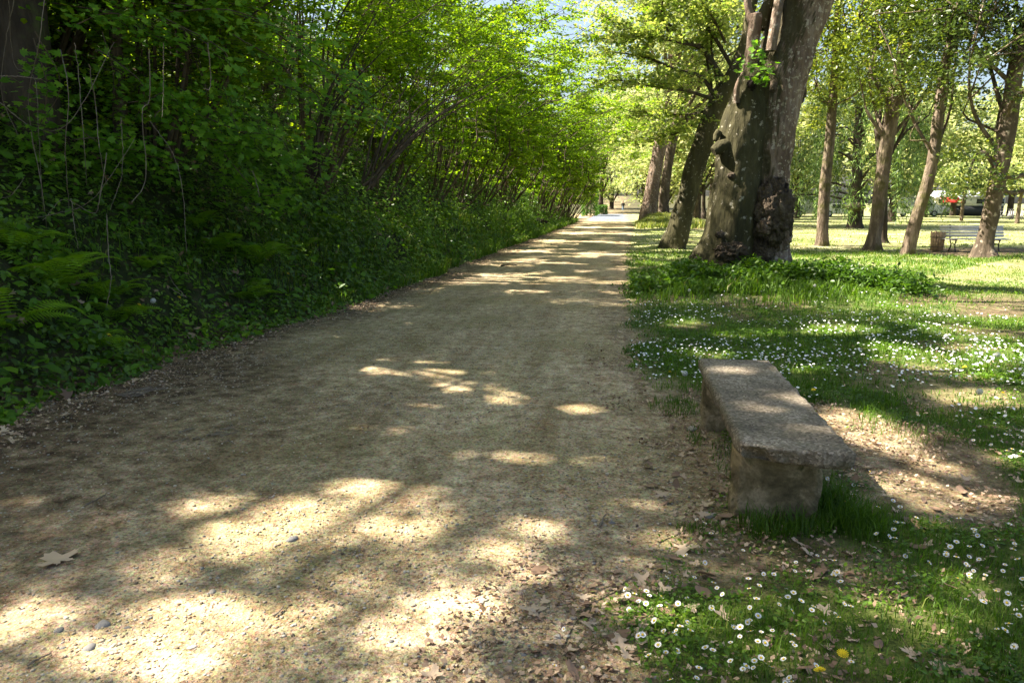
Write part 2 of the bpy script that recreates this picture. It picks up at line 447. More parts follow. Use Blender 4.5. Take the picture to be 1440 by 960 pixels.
def ground_mat(name, bank=False):
    m, nt = newmat(name)
    tc = nt.nodes.new('ShaderNodeTexCoord'); V = tc.outputs['Object']
    veg = nd(nt, 'ShaderNodeAttribute', attribute_name='veg').outputs['Fac']
    pth = nd(nt, 'ShaderNodeAttribute', attribute_name='pathness').outputs['Fac']
    big = noise_n(nt, .8, 5, .6, V); mid = noise_n(nt, 7, 6, .65, V); fine = noise_n(nt, 60, 4, .7, V); grit = noise_n(nt, 260, 2, .7, V)
    # trodden gravel
    tan = ramp(nt, [(.30, (.30, .23, .13)), (.5, (.47, .375, .235)), (.72, (.65, .54, .375))], mid.outputs[0])
    moss = mixc(nt, ramp(nt, [(.42, (0, 0, 0)), (.62, (.75, .75, .75))], big.outputs[0]).outputs[0], tan.outputs[0], (.32, .27, .14))
    rust = noise_n(nt, 2.3, 5, .7, V)
    moss = mixc(nt, ramp(nt, [(.56, (0, 0, 0)), (.7, (.6, .6, .6))], rust.outputs[0]).outputs[0], moss, (.40, .24, .13))
    soil = ramp(nt, [(.3, (.045, .03, .018)), (.5, (.115, .08, .05)), (.72, (.25, .18, .12))], mid.outputs[0])
    mpr = nd(nt, 'ShaderNodeMapping'); mpr.inputs['Scale'].default_value = (2.2, .28, 1); nt.links.new(V, mpr.inputs[0])
    rut = noise_n(nt, 1.0, 5, .65, mpr.outputs[0])
    moss = mixc(nt, .85, moss, ramp(nt, [(.32, (.62, .56, .48)), (.5, (1, 1, 1)), (.66, (1.22, 1.2, 1.16))], rut.outputs[0]).outputs[0], 'MULTIPLY')
    clod = noise_n(nt, 22, 5, .75, V)
    moss = mixc(nt, .8, moss, ramp(nt, [(.36, (.5, .43, .34)), (.48, (1, 1, 1)), (.66, (1.2, 1.2, 1.2))], clod.outputs[0]).outputs[0], 'MULTIPLY')
    edge = mathn(nt, 'ADD', pth, mathn(nt, 'MULTIPLY', mathn(nt, 'SUBTRACT', mid.outputs[0], .5), 1.2), True)
    col = mixc(nt, edge, soil.outputs[0], moss)
    # speckle: grains, little dark bits, pale grit
    vo = nt.nodes.new('ShaderNodeTexVoronoi'); vo.inputs['Scale'].default_value = 85; nt.links.new(V, vo.inputs['Vector'])
    vo2 = nt.nodes.new('ShaderNodeTexVoronoi'); vo2.inputs['Scale'].default_value = 33; nt.links.new(V, vo2.inputs['Vector'])
    sp = ramp(nt, [(.32, (.32, .27, .22)), (.46, (1, 1, 1)), (.68, (1.5, 1.5, 1.5))], fine.outputs[0])
    col = mixc(nt, .9, col, sp.outputs[0], 'MULTIPLY')
    sp2 = ramp(nt, [(.3, (.6, .6, .6)), (.7, (1.35, 1.35, 1.35))], grit.outputs[0])
    col = mixc(nt, .8, col, sp2.outputs[0], 'MULTIPLY')
    cell = mixc(nt, .35, (1, 1, 1), vo.outputs['Color'], 'MULTIPLY')
    col = mixc(nt, .8, col, cell, 'MULTIPLY')
    dk = mathn(nt, 'MULTIPLY', ramp(nt, [(.12, (1, 1, 1)), (.22, (0, 0, 0))], vo2.outputs['Distance']).outputs[0],
               ramp(nt, [(.5, (0, 0, 0)), (.6, (1, 1, 1))], noise_n(nt, 3, 4, .6, V).outputs[0]).outputs[0])
    col = mixc(nt, mathn(nt, 'MULTIPLY', dk, .75), col, (.07, .05, .03))
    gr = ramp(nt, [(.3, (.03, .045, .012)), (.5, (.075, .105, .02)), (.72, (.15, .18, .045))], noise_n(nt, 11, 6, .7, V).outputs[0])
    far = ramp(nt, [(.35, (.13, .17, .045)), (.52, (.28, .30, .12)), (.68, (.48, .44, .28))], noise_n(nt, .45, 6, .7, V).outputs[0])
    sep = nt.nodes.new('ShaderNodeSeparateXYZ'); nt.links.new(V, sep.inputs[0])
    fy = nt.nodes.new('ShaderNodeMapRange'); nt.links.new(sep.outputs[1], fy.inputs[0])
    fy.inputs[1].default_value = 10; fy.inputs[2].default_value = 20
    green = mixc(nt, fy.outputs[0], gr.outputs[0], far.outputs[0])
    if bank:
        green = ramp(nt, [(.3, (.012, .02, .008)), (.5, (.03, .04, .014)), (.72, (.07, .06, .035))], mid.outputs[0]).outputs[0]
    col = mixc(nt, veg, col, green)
    h = mathn(nt, 'ADD', mathn(nt, 'MULTIPLY', mid.outputs[0], 1.2), mathn(nt, 'ADD', mathn(nt, 'MULTIPLY', fine.outputs[0], .35), mathn(nt, 'MULTIPLY', vo.outputs['Distance'], .25)))
    b = principled(nt, col, .95, .12, h, .9, .02)
    finish(nt, b.outputs[0])
    return m
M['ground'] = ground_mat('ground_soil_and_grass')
M['path'] = ground_mat('gravel_path_surface')
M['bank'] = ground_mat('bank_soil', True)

def simple(name, col, rough=.6, spec=.4, nscale=12, var=.25, metal=0, bstr=.1):
    m, nt = newmat(name)
    tc = nt.nodes.new('ShaderNodeTexCoord')
    n = noise_n(nt, nscale, 5, .6, tc.outputs['Object'])
    c = ramp(nt, [(.3, tuple(x * (1 - var) for x in col)), (.7, tuple(min(1, x * (1 + var)) for x in col))], n.outputs[0])
    b = principled(nt, c.outputs[0], rough, spec, n.outputs[0], bstr, .01)
    b.inputs['Metallic'].default_value = metal
    finish(nt, b.outputs[0]); return m
M['white'] = simple('white_paint', (.78, .78, .76), .5, .4, 3, .06)
M['glass'] = simple('dark_window_glass', (.03, .04, .05), .1, .6, 2, .2)
M['rubber'] = simple('tyre_rubber', (.02, .02, .02), .8)
M['red'] = simple('red_canvas', (.55, .04, .03), .7)
M['darkwall'] = simple('dark_painted_wall', (.035, .04, .045), .6)
M['roofgrey'] = simple('pale_roof', (.5, .52, .55), .6)
M['benchslat'] = simple('pale_stone_slats', (.62, .60, .60), .7, .3, 6, .12)
M['iron'] = simple('cast_iron', (.03, .03, .03), .5)
M['binwood'] = simple('weathered_wood', (.42, .29, .17), .8, .2, 10, .35)
M['petal'] = simple('white_petal', (.82, .80, .80), .6, .2, 20, .04)
M['daisyeye'] = simple('daisy_centre', (.75, .50, .03), .8, .2)
M['yellowpetal'] = simple('yellow_petal', (.80, .60, .02), .6, .2)
M['fluff'] = simple('seed_fluff', (.62, .62, .58), .9, .1)
M['stem'] = simple('flower_stem', (.09, .16, .03), .6)
M['jacket'] = simple('dark_jacket', (.012, .014, .02), .8)
M['jeans'] = simple('light_jeans', (.20, .29, .42), .8)
M['skin'] = simple('skin', (.45, .27, .2), .6)
M['hair'] = simple('dark_hair', (.02, .015, .012), .7)
M['pavement'] = simple('pale_pavement', (.11, .125, .155), .8, .3, 1.5, .12)
M['hedge'] = leaf_mat('hedge_leaf', [(0, (.03, .08, .01)), (.6, (.06, .15, .02)), (1, (.12, .24, .03))], (1.6, 1.6, .6), .4)
def stone_mat(name, cols, sc=30):
    m, nt = newmat(name)
    tc = nt.nodes.new('ShaderNodeTexCoord')
    oi = nt.nodes.new('ShaderNodeObjectInfo')
    at = nd(nt, 'ShaderNodeAttribute', attribute_name='rnd')
    f = mathn(nt, 'FRACT', mathn(nt, 'ADD', oi.outputs['Random'], at.outputs['Fac']))
    c = ramp(nt, [(k / max(1, len(cols) - 1), q) for k, q in enumerate(cols)], f)
    n = noise_n(nt, sc, 5, .6, tc.outputs['Object'])
    col = mixc(nt, .6, c.outputs[0], ramp(nt, [(.3, (.6, .6, .6)), (.7, (1.3, 1.3, 1.3))], n.outputs[0]).outputs[0], 'MULTIPLY')
    b = principled(nt, col, .8, .3, n.outputs[0], .4, .004)
    finish(nt, b.outputs[0]); return m
M['pebble'] = stone_mat('pebble_stone', [(.10, .075, .05), (.34, .27, .18), (.45, .37, .26), (.24, .23, .21), (.55, .48, .38), (.22, .14, .08), (.40, .32, .21)])
M['bluestone'] = stone_mat('grey_stone', [(.15, .14, .13), (.24, .23, .22)])
M['palestone'] = stone_mat('pale_stone', [(.27, .23, .18), (.36, .33, .29)])

def concrete_mat():
    m, nt = newmat('pebbled_concrete')
    tc = nt.nodes.new('ShaderNodeTexCoord'); V = tc.outputs['Object']
    n1 = noise_n(nt, 3.5, 6, .6, V); n2 = noise_n(nt, 90, 3, .7, V)
    vo = nt.nodes.new('ShaderNodeTexVoronoi'); vo.inputs['Scale'].default_value = 75; nt.links.new(V, vo.inputs['Vector'])
    base = ramp(nt, [(.3, (.11, .098, .078)), (.5, (.205, .182, .148)), (.7, (.31, .28, .235))], n1.outputs[0])
    st = ramp(nt, [(0, (.35, .3, .22)), (.3, (.7, .64, .56)), (.6, (1, .96, .9)), (1, (1.9, 1.8, 1.7))], vo.outputs['Color'])
    col = mixc(nt, .9, base.outputs[0], st.outputs[0], 'MULTIPLY')
    col = mixc(nt, .6, col, ramp(nt, [(.35, (.45, .45, .42)), (.6, (1.25, 1.2, 1.15))], n2.outputs[0]).outputs[0], 'MULTIPLY')
    geo = nt.nodes.new('ShaderNodeNewGeometry'); sp = nt.nodes.new('ShaderNodeSeparateXYZ'); nt.links.new(geo.outputs['Normal'], sp.inputs[0])
    lich = ramp(nt, [(.5, (0, 0, 0)), (.64, (1, 1, 1))], noise_n(nt, 9, 6, .7, V).outputs[0])
    col = mixc(nt, mathn(nt, 'MULTIPLY', lich.outputs[0], .5), col, (.13, .12, .075))
    h = mathn(nt, 'ADD', mathn(nt, 'MULTIPLY', vo.outputs['Distance'], 1.0), mathn(nt, 'MULTIPLY', n1.outputs[0], .8))
    b = principled(nt, col, .88, .25, h, .8, .006); finish(nt, b.outputs[0]); return m
M['concrete'] = concrete_mat()
def legstone_mat():
    m, nt = newmat('old_rendered_stone')
    tc = nt.nodes.new('ShaderNodeTexCoord'); V = tc.outputs['Object']
    n1 = noise_n(nt, 5, 7, .65, V, .6); n2 = noise_n(nt, 45, 4, .7, V)
    c = ramp(nt, [(.32, (.07, .06, .03)), (.5, (.19, .15, .08)), (.58, (.33, .26, .155)), (.66, (.08, .08, .03))], n1.outputs[0])
    col = mixc(nt, .6, c.outputs[0], ramp(nt, [(.3, (.5, .5, .5)), (.7, (1.3, 1.3, 1.3))], n2.outputs[0]).outputs[0], 'MULTIPLY')
    b = principled(nt, col, .9, .2, mathn(nt, 'ADD', n1.outputs[0], mathn(nt, 'MULTIPLY', n2.outputs[0], .3)), .7, .03); finish(nt, b.outputs[0]); return m
M['legstone'] = legstone_mat()

# ------------------------------------------------------------------ SETTING
def axis(spans):
    out = []
    for a, b, s in spans: out.append(np.arange(a, b, s))
    return np.concatenate(out + [[spans[-1][1]]])
def grid(name, xs, ys, hf, mat, attrf, zoff=0, kind='structure'):
    X, Y = np.meshgrid(xs, ys)
    x = X.ravel(); y = Y.ravel()
    z = hf(x, y) + zoff
    nx, ny = len(xs), len(ys)
    i = np.arange(ny - 1)[:, None] * nx + np.arange(nx - 1)[None, :]
    F = np.stack([i, i + 1, i + nx + 1, i + nx], -1).reshape(-1, 4)
    o = mesh_np(name, np.stack([x, y, z], 1), F, mat, attrf(x, y), True)
    o['kind'] = kind
    return o
gx = axis([(-300, -40, 20), (-40, -6, 2), (-6, 0, .3), (0, 6, .06), (6, 14, .25), (14, 40, 1.5), (40, 300, 20)])
gy = axis([(-40, -2, 2), (-2, 1.5, .5), (1.5, 10, .07), (10, 20, .2), (20, 60, .8), (60, 120, 4), (120, 900, 40)])
def ga(x, y):
    v = veg_mask(x, y)
    pr = path_right(y)
    pth = np.clip(sstep(.9, -.1, x - pr + (fbm(x * 3, y * 3, 55) - .5) * .7) * .75, 0, 1)
    bare = sstep(.9, .3, v) * (y < 9) * (x > .9)
    pth = np.maximum(pth, bare * .42)
    return {'veg': v, 'pathness': pth}
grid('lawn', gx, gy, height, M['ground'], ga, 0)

# path: a sheet 4 mm above, with ragged edges
ys = axis([(-6, 1.5, .5), (1.5, 12, .05), (12, 30, .15), (30, 70, .5), (70, 112, 2)])
us = np.linspace(0, 1, 41)
Yp, Up = np.meshgrid(ys, us, indexing='ij')
lft = path_left(Yp) - .25
rgt = path_right(Yp) + (fbm(Yp * 4, Yp * 0 + 2, 61) - .5) * .22 + .06
Xp = lft + (rgt - lft) * Up
x = Xp.ravel(); y = Yp.ravel()
nx = len(us); ny = len(ys)
i = np.arange(ny - 1)[:, None] * nx + np.arange(nx - 1)[None, :]
F = np.stack([i, i + 1, i + nx + 1, i + nx], -1).reshape(-1, 4)
dl = (Xp - lft).ravel(); dr = (rgt - Xp).ravel()
lm = sstep(.2 + .3 * sstep(10, 6, y), 1.4 + 2.7 * sstep(9, 4.5, y), dl + (fbm(x * 1.2, y * .6, 71) - .5) * 1.3)  # left soil strip, widened near by to put some shade into the colour
rm = sstep(-.1, .7, dr + (fbm(x * 2, y * 2, 72) - .5) * .8)
pz = .006 + (fbm(x * 1.1, y * .5, 73) - .5) * .012
pz = np.maximum(pz, .004)
o = mesh_np('path', np.stack([x, y, pz], 1), F, M['path'], {'veg': np.zeros(len(x)), 'pathness': np.clip(.08 + .92 * lm, 0, 1) * (.6 + .4 * rm)}, True)
o['kind'] = 'structure'
# pale paved stretch far along the path, and the side path crossing to the right
mb = MB()
mb.add([(-3.2, 70, .012), (.2, 70, .012), (.2, 104, .012), (-3.2, 104, .012)], [(0, 1, 2, 3)])
mb.build('pavement', M['pavement'])['kind'] = 'structure'
# rising ground where the path ends
hx = np.linspace(-30, 30, 20); hy = np.linspace(104, 190, 20)
grid('hill', hx, hy, lambda x, y: (y - 104) * .035 + .0, M['bank'], lambda x, y: {'veg': .35 + .5 * sstep(1.5, 3, np.abs(x + 1)), 'pathness': np.ones_like(x) * .5})
# bank
bx = axis([(-70, -20, 3), (-20, -10, .5), (-10, -3, .12)])
by = axis([(-14, 2, 1), (2, 16, .14), (16, 40, .4), (40, 76, 1.5)])
X, Y = np.meshgrid(bx, by)
Xb = X.copy(); Xb[:, -1] = -3.0
Xb = np.where(X > path_left(Y) + .05, path_left(Y) + .05, X)
x = Xb.ravel(); y = Y.ravel()
nx = len(bx); ny = len(by); i = np.arange(ny - 1)[:, None] * nx + np.arange(nx - 1)[None, :]
F = np.stack([i, i + 1, i + nx + 1, i + nx], -1).reshape(-1, 4)
bd = path_left(y) - x
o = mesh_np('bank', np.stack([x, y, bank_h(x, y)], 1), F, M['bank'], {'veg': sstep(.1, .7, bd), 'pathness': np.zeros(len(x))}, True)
o['kind'] = 'structure'
# the hillside continues to the left
def bankP(px, py, lift=0.0):
    """first point of the bank seen at a photo pixel"""
    lo = None
    for Y in np.arange(3, 70, .15):
        P = at_d(px, py, Y)
        if P.x < float(path_left(Y)) and P.z < float(bank_h(np.array(P.x), np.array(Y))) + lift:
            return P
    return at_d(px, py, 12)

# ------------------------------------------------------------------ stone bench
def displaced_box(x0, x1, y0, y1, z0, z1, res, amp, seed, edgewear=.012, chips=()):
    bm = bmesh.new()
    bmesh.ops.create_cube(bm, size=1)
    for v in bm.verts:
        v.co = Vector((x0 if v.co.x < 0 else x1, y0 if v.co.y < 0 else y1, z0 if v.co.z < 0 else z1))
    for ax, L in ((0, x1 - x0), (1, y1 - y0), (2, z1 - z0)):
        n = max(1, int(L / res))
        for k in range(1, n):
            co = [0, 0, 0]; co[ax] = (x0, y0, z0)[ax] + L * k / n
            no = [0, 0, 0]; no[ax] = 1
            bmesh.ops.bisect_plane(bm, geom=bm.verts[:] + bm.edges[:] + bm.faces[:], plane_co=co, plane_no=no)
    c = Vector(((x0 + x1) / 2, (y0 + y1) / 2, (z0 + z1) / 2)); h = Vector(((x1 - x0) / 2, (y1 - y0) / 2, (z1 - z0) / 2))
    for v in bm.verts:
        p = v.co.copy(); q = p - c
        near = sum(1 for k in range(3) if h[k] - abs(q[k]) < res * .6)
        n = mnoise.noise(p * 9 + Vector((seed, 0, 0))); n2 = mnoise.noise(p * 40 + Vector((seed, 3, 0)))
        v.co += Vector([math.copysign(1, q[k]) if h[k] - abs(q[k]) < 1e-4 else 0 for k in range(3)]) * (n * amp + n2 * amp * .5)
        if near >= 2:
            w = edgewear * (.5 + 1.6 * max(0, mnoise.noise(p * 14 + Vector((seed, 9, 0))) + .3))
            for k in range(3):
                if h[k] - abs(q[k]) < res * .6: v.co[k] -= math.copysign(w, q[k])
        for (cx, cy, cz, r, d) in chips:
            dd = (p - Vector((cx, cy, cz))).length
            if dd < r:
                dirv = (c - p); dirv.z *= .5
                v.co += dirv.normalized() * d * (1 - dd / r) * (.7 + .8 * abs(n))
    return bm
def bm_obj(name, bm, mat, parent=None, smooth=True):
    me = bpy.data.meshes.new(name); bm.to_mesh(me); bm.free()
    for f in me.polygons: f.use_smooth = smooth
    me.materials.append(mat)
    o = bpy.data.objects.new(name, me); COL.objects.link(o)
    if parent is not None:
        o.parent = parent
    return o
bench = empty('stone_bench', (0, 0, 0), 'low stone slab bench with a broken near end on block legs beside the path', 'bench')
bm = displaced_box(.585, 1.10, 3.50, 5.62, .385, .470, .02, .004, 3, .009,
                   ((.585, 3.50, .40, .17, .10), (.70, 3.50, .385, .16, .07), (.84, 3.50, .385, .12, .045), (1.10, 3.5, .385, .10, .03), (.585, 3.9, .385, .08, .02), (.585, 4.4, .39, .07, .015), (1.1, 4.6, .39, .08, .02)))
bm_obj('seat_slab', bm, M['concrete'], bench)
for (ya, yb, x1) in ((3.80, 3.95, 1.03), (5.32, 5.46, 1.06)):
    bm = displaced_box(.60, x1, ya, yb, -.05, .383, .02, .014, ya, .016, ((.60, ya, .37, .1, .03), (x1, ya, .38, .09, .03)))
    bm_obj('leg', bm, M['legstone'], bench)

# ------------------------------------------------------------------ trunks
def trunk_mesh(name, path, mat, parent, nseg=40, rings=70, lobes=(), flare=0, flare_h=.5, rough=.06, seed=0, k=1.0, sub=1.0):
    """path: list of (x,y,z,r); lobes: (angle, depth, width) grooves (negative) or ridges"""
    S_ = spline(path, rings)
    P = S_[:, :3]; r = S_[:, 3]
    T = np.gradient(P, axis=0); T /= np.linalg.norm(T, axis=1)[:, None]
    U = np.cross(T, np.array([0, 1.0, 0])); U /= np.linalg.norm(U, axis=1)[:, None]
    W = np.cross(U, T)
    th = np.arange(nseg) * 2 * math.pi / nseg
    V = []
    L = np.concatenate([[0], np.cumsum(np.linalg.norm(np.diff(P, axis=0), axis=1))])
    for i in range(rings):
        hh = L[i]
        for j in range(nseg):
            a = th[j]
            f = 1.0
            for (la, ld, lw) in lobes:
                d = math.atan2(math.sin(a - la), math.cos(a - la))
                f += ld * math.exp(-(d / lw) ** 2)
            fl = flare * math.exp(-hh / flare_h)
            f += fl * (.45 + .55 * math.cos(a * 5 + seed) + .35 * math.cos(a * 3 + seed * 2.1))
            d0 = math.cos(a) * U[i] + math.sin(a) * (-W[i])
            q = Vector(P[i] + d0 * r[i])
            f += rough * (mnoise.noise(Vector((q.x * 2.2 * k, q.y * 2.2 * k, q.z * 1.1 * k + seed))) + .5 * mnoise.noise(Vector((q.x * 7 * k, q.y * 7 * k, q.z * 2.5 * k + seed))) + .28 * mnoise.noise(Vector((q.x * 18 * k, q.y * 18 * k, q.z * 5 * k + seed))))
            V.append(P[i] + d0 * r[i] * f)
    V = np.array(V)
    i = np.arange(rings - 1)[:, None] * nseg; j = np.arange(nseg)[None, :]; j2 = (j + 1) % nseg
    F = np.stack([i + j, i + j2, i + nseg + j2, i + nseg + j], -1).reshape(-1, 4)
    V = np.vstack([V, P[-1][None]])
    Fc = np.array([[(rings - 1) * nseg + q, (rings - 1) * nseg + (q + 1) % nseg, len(V) - 1] for q in range(nseg)])
    off = np.array(tuple(parent.location)) if parent is not None else 0
    return mesh_np(name, V - off, [F, Fc], mat, {'rnd': np.full(len(V), .5)}, True, None, parent)

def px_path(rows, Y, dz=0, k=1.0):
    """rows (py, left px, right px) or (px,py,half) at world y -> x,y,z,r"""
    out = []
    for py, l, r in rows:
        P = at_d((l + r) / 2, py, Y)
        out.append((P.x, P.y, P.z, k * rad_px((r - l) / 2, P)))
    return out

def lump(name, c, rad, mat, parent, amp=.35, sc=4, seed=0, sub=4, ridged=True):
    bm = bmesh.new()
    bmesh.ops.create_icosphere(bm, subdivisions=sub, radius=1)
    for v in bm.verts:
        d = v.co.normalized()
        n = mnoise.noise(d * sc * .5 + Vector((seed, 0, 0)))
        m2 = 1 - abs(mnoise.noise(d * sc * 1.6 + Vector((0, seed, 0)))) * 2.2 if ridged else mnoise.noise(d * sc + Vector((0, seed, 0)))
        m3 = mnoise.noise(d * sc * 4 + Vector((seed, seed, 0)))
        f = 1 + amp * (n * .8 + m2 * .45 + m3 * .3)
        v.co = Vector((d.x * rad[0], d.y * rad[1], d.z * rad[2])) * f + Vector(c) - (parent.location if parent else Vector())
    return bm_obj(name, bm, mat, parent)

# foliage generators -------------------------------------------------
def clump_points(centres, rad, per, flat=.6):
    C = np.repeat(np.asarray(centres, float), per, axis=0)
    g = RNG.normal(size=(len(C), 3)) * rad * .55
    g[:, 2] *= flat
    return C + g

def spray_points(start, dirs, length, per, width=.35, droop=.15):
    """flat leafy sprays: start (n,3), dirs (n,3) -> leaf centres and directions"""
    n = len(start)
    u = RNG.random((n, per)) ** .8
    side = (RNG.random((n, per)) - .5) * 2
    dn = dirs / (np.linalg.norm(dirs, axis=1)[:, None] + 1e-9)
    lat = np.cross(dn, np.array([0, 0, 1.0])); lat /= np.linalg.norm(lat, axis=1)[:, None] + 1e-9
    ln = np.broadcast_to(length, (n,))[:, None]
    w = width * ln * np.sqrt(np.clip(1 - (u - .45) ** 2 * 2.6, .1, 1))
    C = start[:, None, :] + dn[:, None, :] * (u * ln)[..., None] + lat[:, None, :] * (side * w)[..., None]
    C[..., 2] += RNG.normal(size=(n, per)) * .025 - droop * ln * u ** 2 - .25 * droop * np.abs(side) * w
    D = dn[:, None, :] * .6 + lat[:, None, :] * side[..., None] + RNG.normal(size=(n, per, 3)) * .25
    return C.reshape(-1, 3), D.reshape(-1, 3)

def up_normals(n, jit=.5, lean=(0, 0, 1)):
    return np.array(lean)[None] + RNG.normal(size=(n, 3)) * jit

# ------------------------------------------------------------------ hazel shrubs on the bank
def make_hazel(seed, nst, H, reach, sprays, per, lsize, mat, tmpl=T_OVAL, prune_at=None, spread=1.0, lean=(1, 0)):
    """returns stem mesh builder and leaf arrays in local space (base at origin); lean points down the slope"""
    rs = np.random.default_rng(seed)
    stems = MB(); starts = []; dirs = []; lens = []
    for k in range(nst):
        a = rs.uniform(0, 2 * math.pi)
        rr = reach * rs.uniform(.25, 1) ** .7
        tip = np.array([math.cos(a) * rr * .7 * spread + lean[0] * rr * .75, math.sin(a) * rr * .8 * spread + lean[1] * rr, H * rs.uniform(.7, 1.05) * (1 - .28 * rr / reach)])
        b0 = np.array([math.cos(a) * .18, math.sin(a) * .22, -.15])
        mid = b0 * .5 + tip * .5 + np.array([-.18 * tip[0], -.18 * tip[1], .10 * H])
        pts = spline([b0, b0 * .75 + tip * .25 + [0, 0, .08 * H], mid, tip], 9)
        r0 = rs.uniform(.016, .042)
        tube(stems, pts, np.linspace(r0, .005, 9), 5, m=0, cap=False)
        for q in range(sprays):
            t = rs.uniform(.10, 1) ** .75 * 7.99
            i = int(t); s0 = pts[i] * (1 - (t - i)) + pts[i + 1] * (t - i)
            ang = rs.uniform(0, 2 * math.pi)
            d = np.array([math.cos(ang) + lean[0] * .5, math.sin(ang) + lean[1] * .5, rs.uniform(-.15, .35)])
            starts.append(s0); dirs.append(d); L = rs.uniform(.45, 1.25); lens.append(L)
            dn = d / np.linalg.norm(d)
            tube(stems, [s0, s0 + dn * L * .5 + [0, 0, .03], s0 + dn * L * .95 - [0, 0, .12 * L]], [.008, .005, .002], 3, cap=False)
    C, D = spray_points(np.array(starts), np.array(dirs), np.array(lens), per)
    return stems, C, D

HZL = 'hazel shrubs arching over the bank'
def put_hazel(x, y, label, seed, H=5.5, reach=2.6, nst=13, sprays=13, per=34, lsize=.075, mat='hazel', prune=True, lean=(1, 0), name='hazel_shrub', grp=HZL, cat='shrub'):
    z = float(bank_h(np.array(x), np.array(y)))
    root = empty(name, (x, y, z), label, cat, grp)
    st, C, D = make_hazel(seed, nst, H, reach, sprays, per, lsize, mat, lean=lean)
    st.build('stems', M['twig'], root)
    if prune:
        k = keep_light(C + np.array([x, y, z]), 1.0)
        C = C[k]; D = D[k]
    else:
        hx_, hy_ = ground_hit(C + np.array([x, y, z]))
        k = fbm(hx_ * 1.1, hy_ * 1.1, 411, 3) < .565
        C = C[k]; D = D[k]
    sz = lsize * RNG.uniform(.65, 1.25, len(C))
    leaf_mesh('foliage', C, up_normals(len(C), .45), sz, T_OVAL, M[mat], root, D=D)
    return root
def copy_tree(o, parent=None):
    c = o.copy(); COL.objects.link(c)
    if parent is not None: c.parent = parent
    for ch in list(o.children):
        if ch.name.split('.')[0]: copy_tree(ch, c)
    return c

hz = [(-6.9, 7.6, 'maple-leaved shrub trailing over the dark bank at the near end, in front of the mossy trunk', 1, 4.2, 2.2),
      (-6.6, 10.4, 'hazel shrub with a bunch of stems leaning to the path, nearest clump beyond the ferns', 2, 5.0, 2.7),
      (-7.4, 12.6, 'dense hazel shrub high on the slope behind the nearest leaning clump', 3, 5.6, 2.8),
      (-6.0, 14.4, 'hazel shrub with long pale stems fanning over the middle of the bank', 4, 6.6, 3.8),
      (-7.8, 16.5, 'hazel shrub on the upper slope behind the long pale fanning stems', 5, 6.8, 3.4),
      (-5.9, 18.4, 'hazel shrub with drooping sprays, next along the bank after the fanning stems', 6, 7.0, 4.2),
      (-7.2, 21.0, 'tall hazel shrub set back on the slope half way along the bank', 8, 8.0, 4.4),
      (-5.8, 23.0, 'bright green hazel shrub at the bank foot half way along the path', 9, 7.4, 4.6)]
for k, (x, y, lb, sd, H, rc) in enumerate(hz):
    if k == 0: continue
    put_hazel(x, y, lb, sd, H, rc, nst=16, sprays=22, per=54, lsize=.085 if k < 5 else .10, prune=y < 13)
# farther ones share two meshes
base_a = put_hazel(-5.7, 26.5, 'bright hazel shrub with tiers of leaves, fourth from where the bank ends', 21, 8.0, 4.6, 16, 26, 60, .12, prune=False)
base_b = put_hazel(-5.6, 30.0, 'round hazel shrub overhanging the path beyond the sunlit stripe', 22, 8.2, 4.6, 16, 26, 60, .125, prune=False)
far_h = [(-5.4, 34, 'a', 1.05), (-5.6, 38, 'b', 1.1), (-4.9, 42.5, 'a', 1.15), (-4.7, 47, 'b', 1.2), (-4.5, 52, 'a', 1.25), (-4.3, 57, 'b', 1.25), (-4.2, 62, 'a', 1.2),
         (-9.5, 28, 'b', 1.2), (-9.5, 36, 'a', 1.3), (-9.5, 46, 'b', 1.3), (-9.2, 56, 'a', 1.3), (-12.5, 14.5, 'a', .8), (-12.4, 19, 'b', .8), (-12.4, 23.5, 'a', .85)]
for k, (x, y, w, s) in enumerate(far_h):
    c = copy_tree(base_a if w == 'a' else base_b)
    c.location = (x, y, float(bank_h(np.array(x), np.array(y)))); c.scale = (s, s, s)
    c.rotation_euler = (0, 0, random.uniform(-.5, .5))
    c['label'] = 'distant hazel shrub in the green mass along the far bank' if k < 11 else 'hazel shrub standing up on the shaded slope behind the front row'
    c['group'] = 'distant hazel shrubs merging along the bank' if k < 11 else 'hazel shrubs of the back row on the slope'

put_hazel(-10.2, 9.5, 'hazel shrub high on the slope between mossy trunk and leaning stems', 31, 5.5, 2.6, 14, 18, 40, .09)
put_hazel(-10.3, 6.8, 'hazel shrub high on the slope above the black trunk', 32, 5.5, 2.6, 14, 18, 40, .09)
put_hazel(-9.0, 5.6, 'low dark hazel shrub below the top left corner', 33, 3.2, 2.2, 14, 18, 40, .08)
for _px, _py, _sd, _lb in ((72, 62, 41, 'leafy hazel shrub filling the gap right of the black trunk'), (112, 45, 42, 'hazel shrub high behind the mossy slim trunk')):
    _p = bankP(_px, _py + 25); put_hazel(_p.x, _p.y, _lb, _sd, 3.6, 2.4, 14, 18, 44, .1, prune=False)
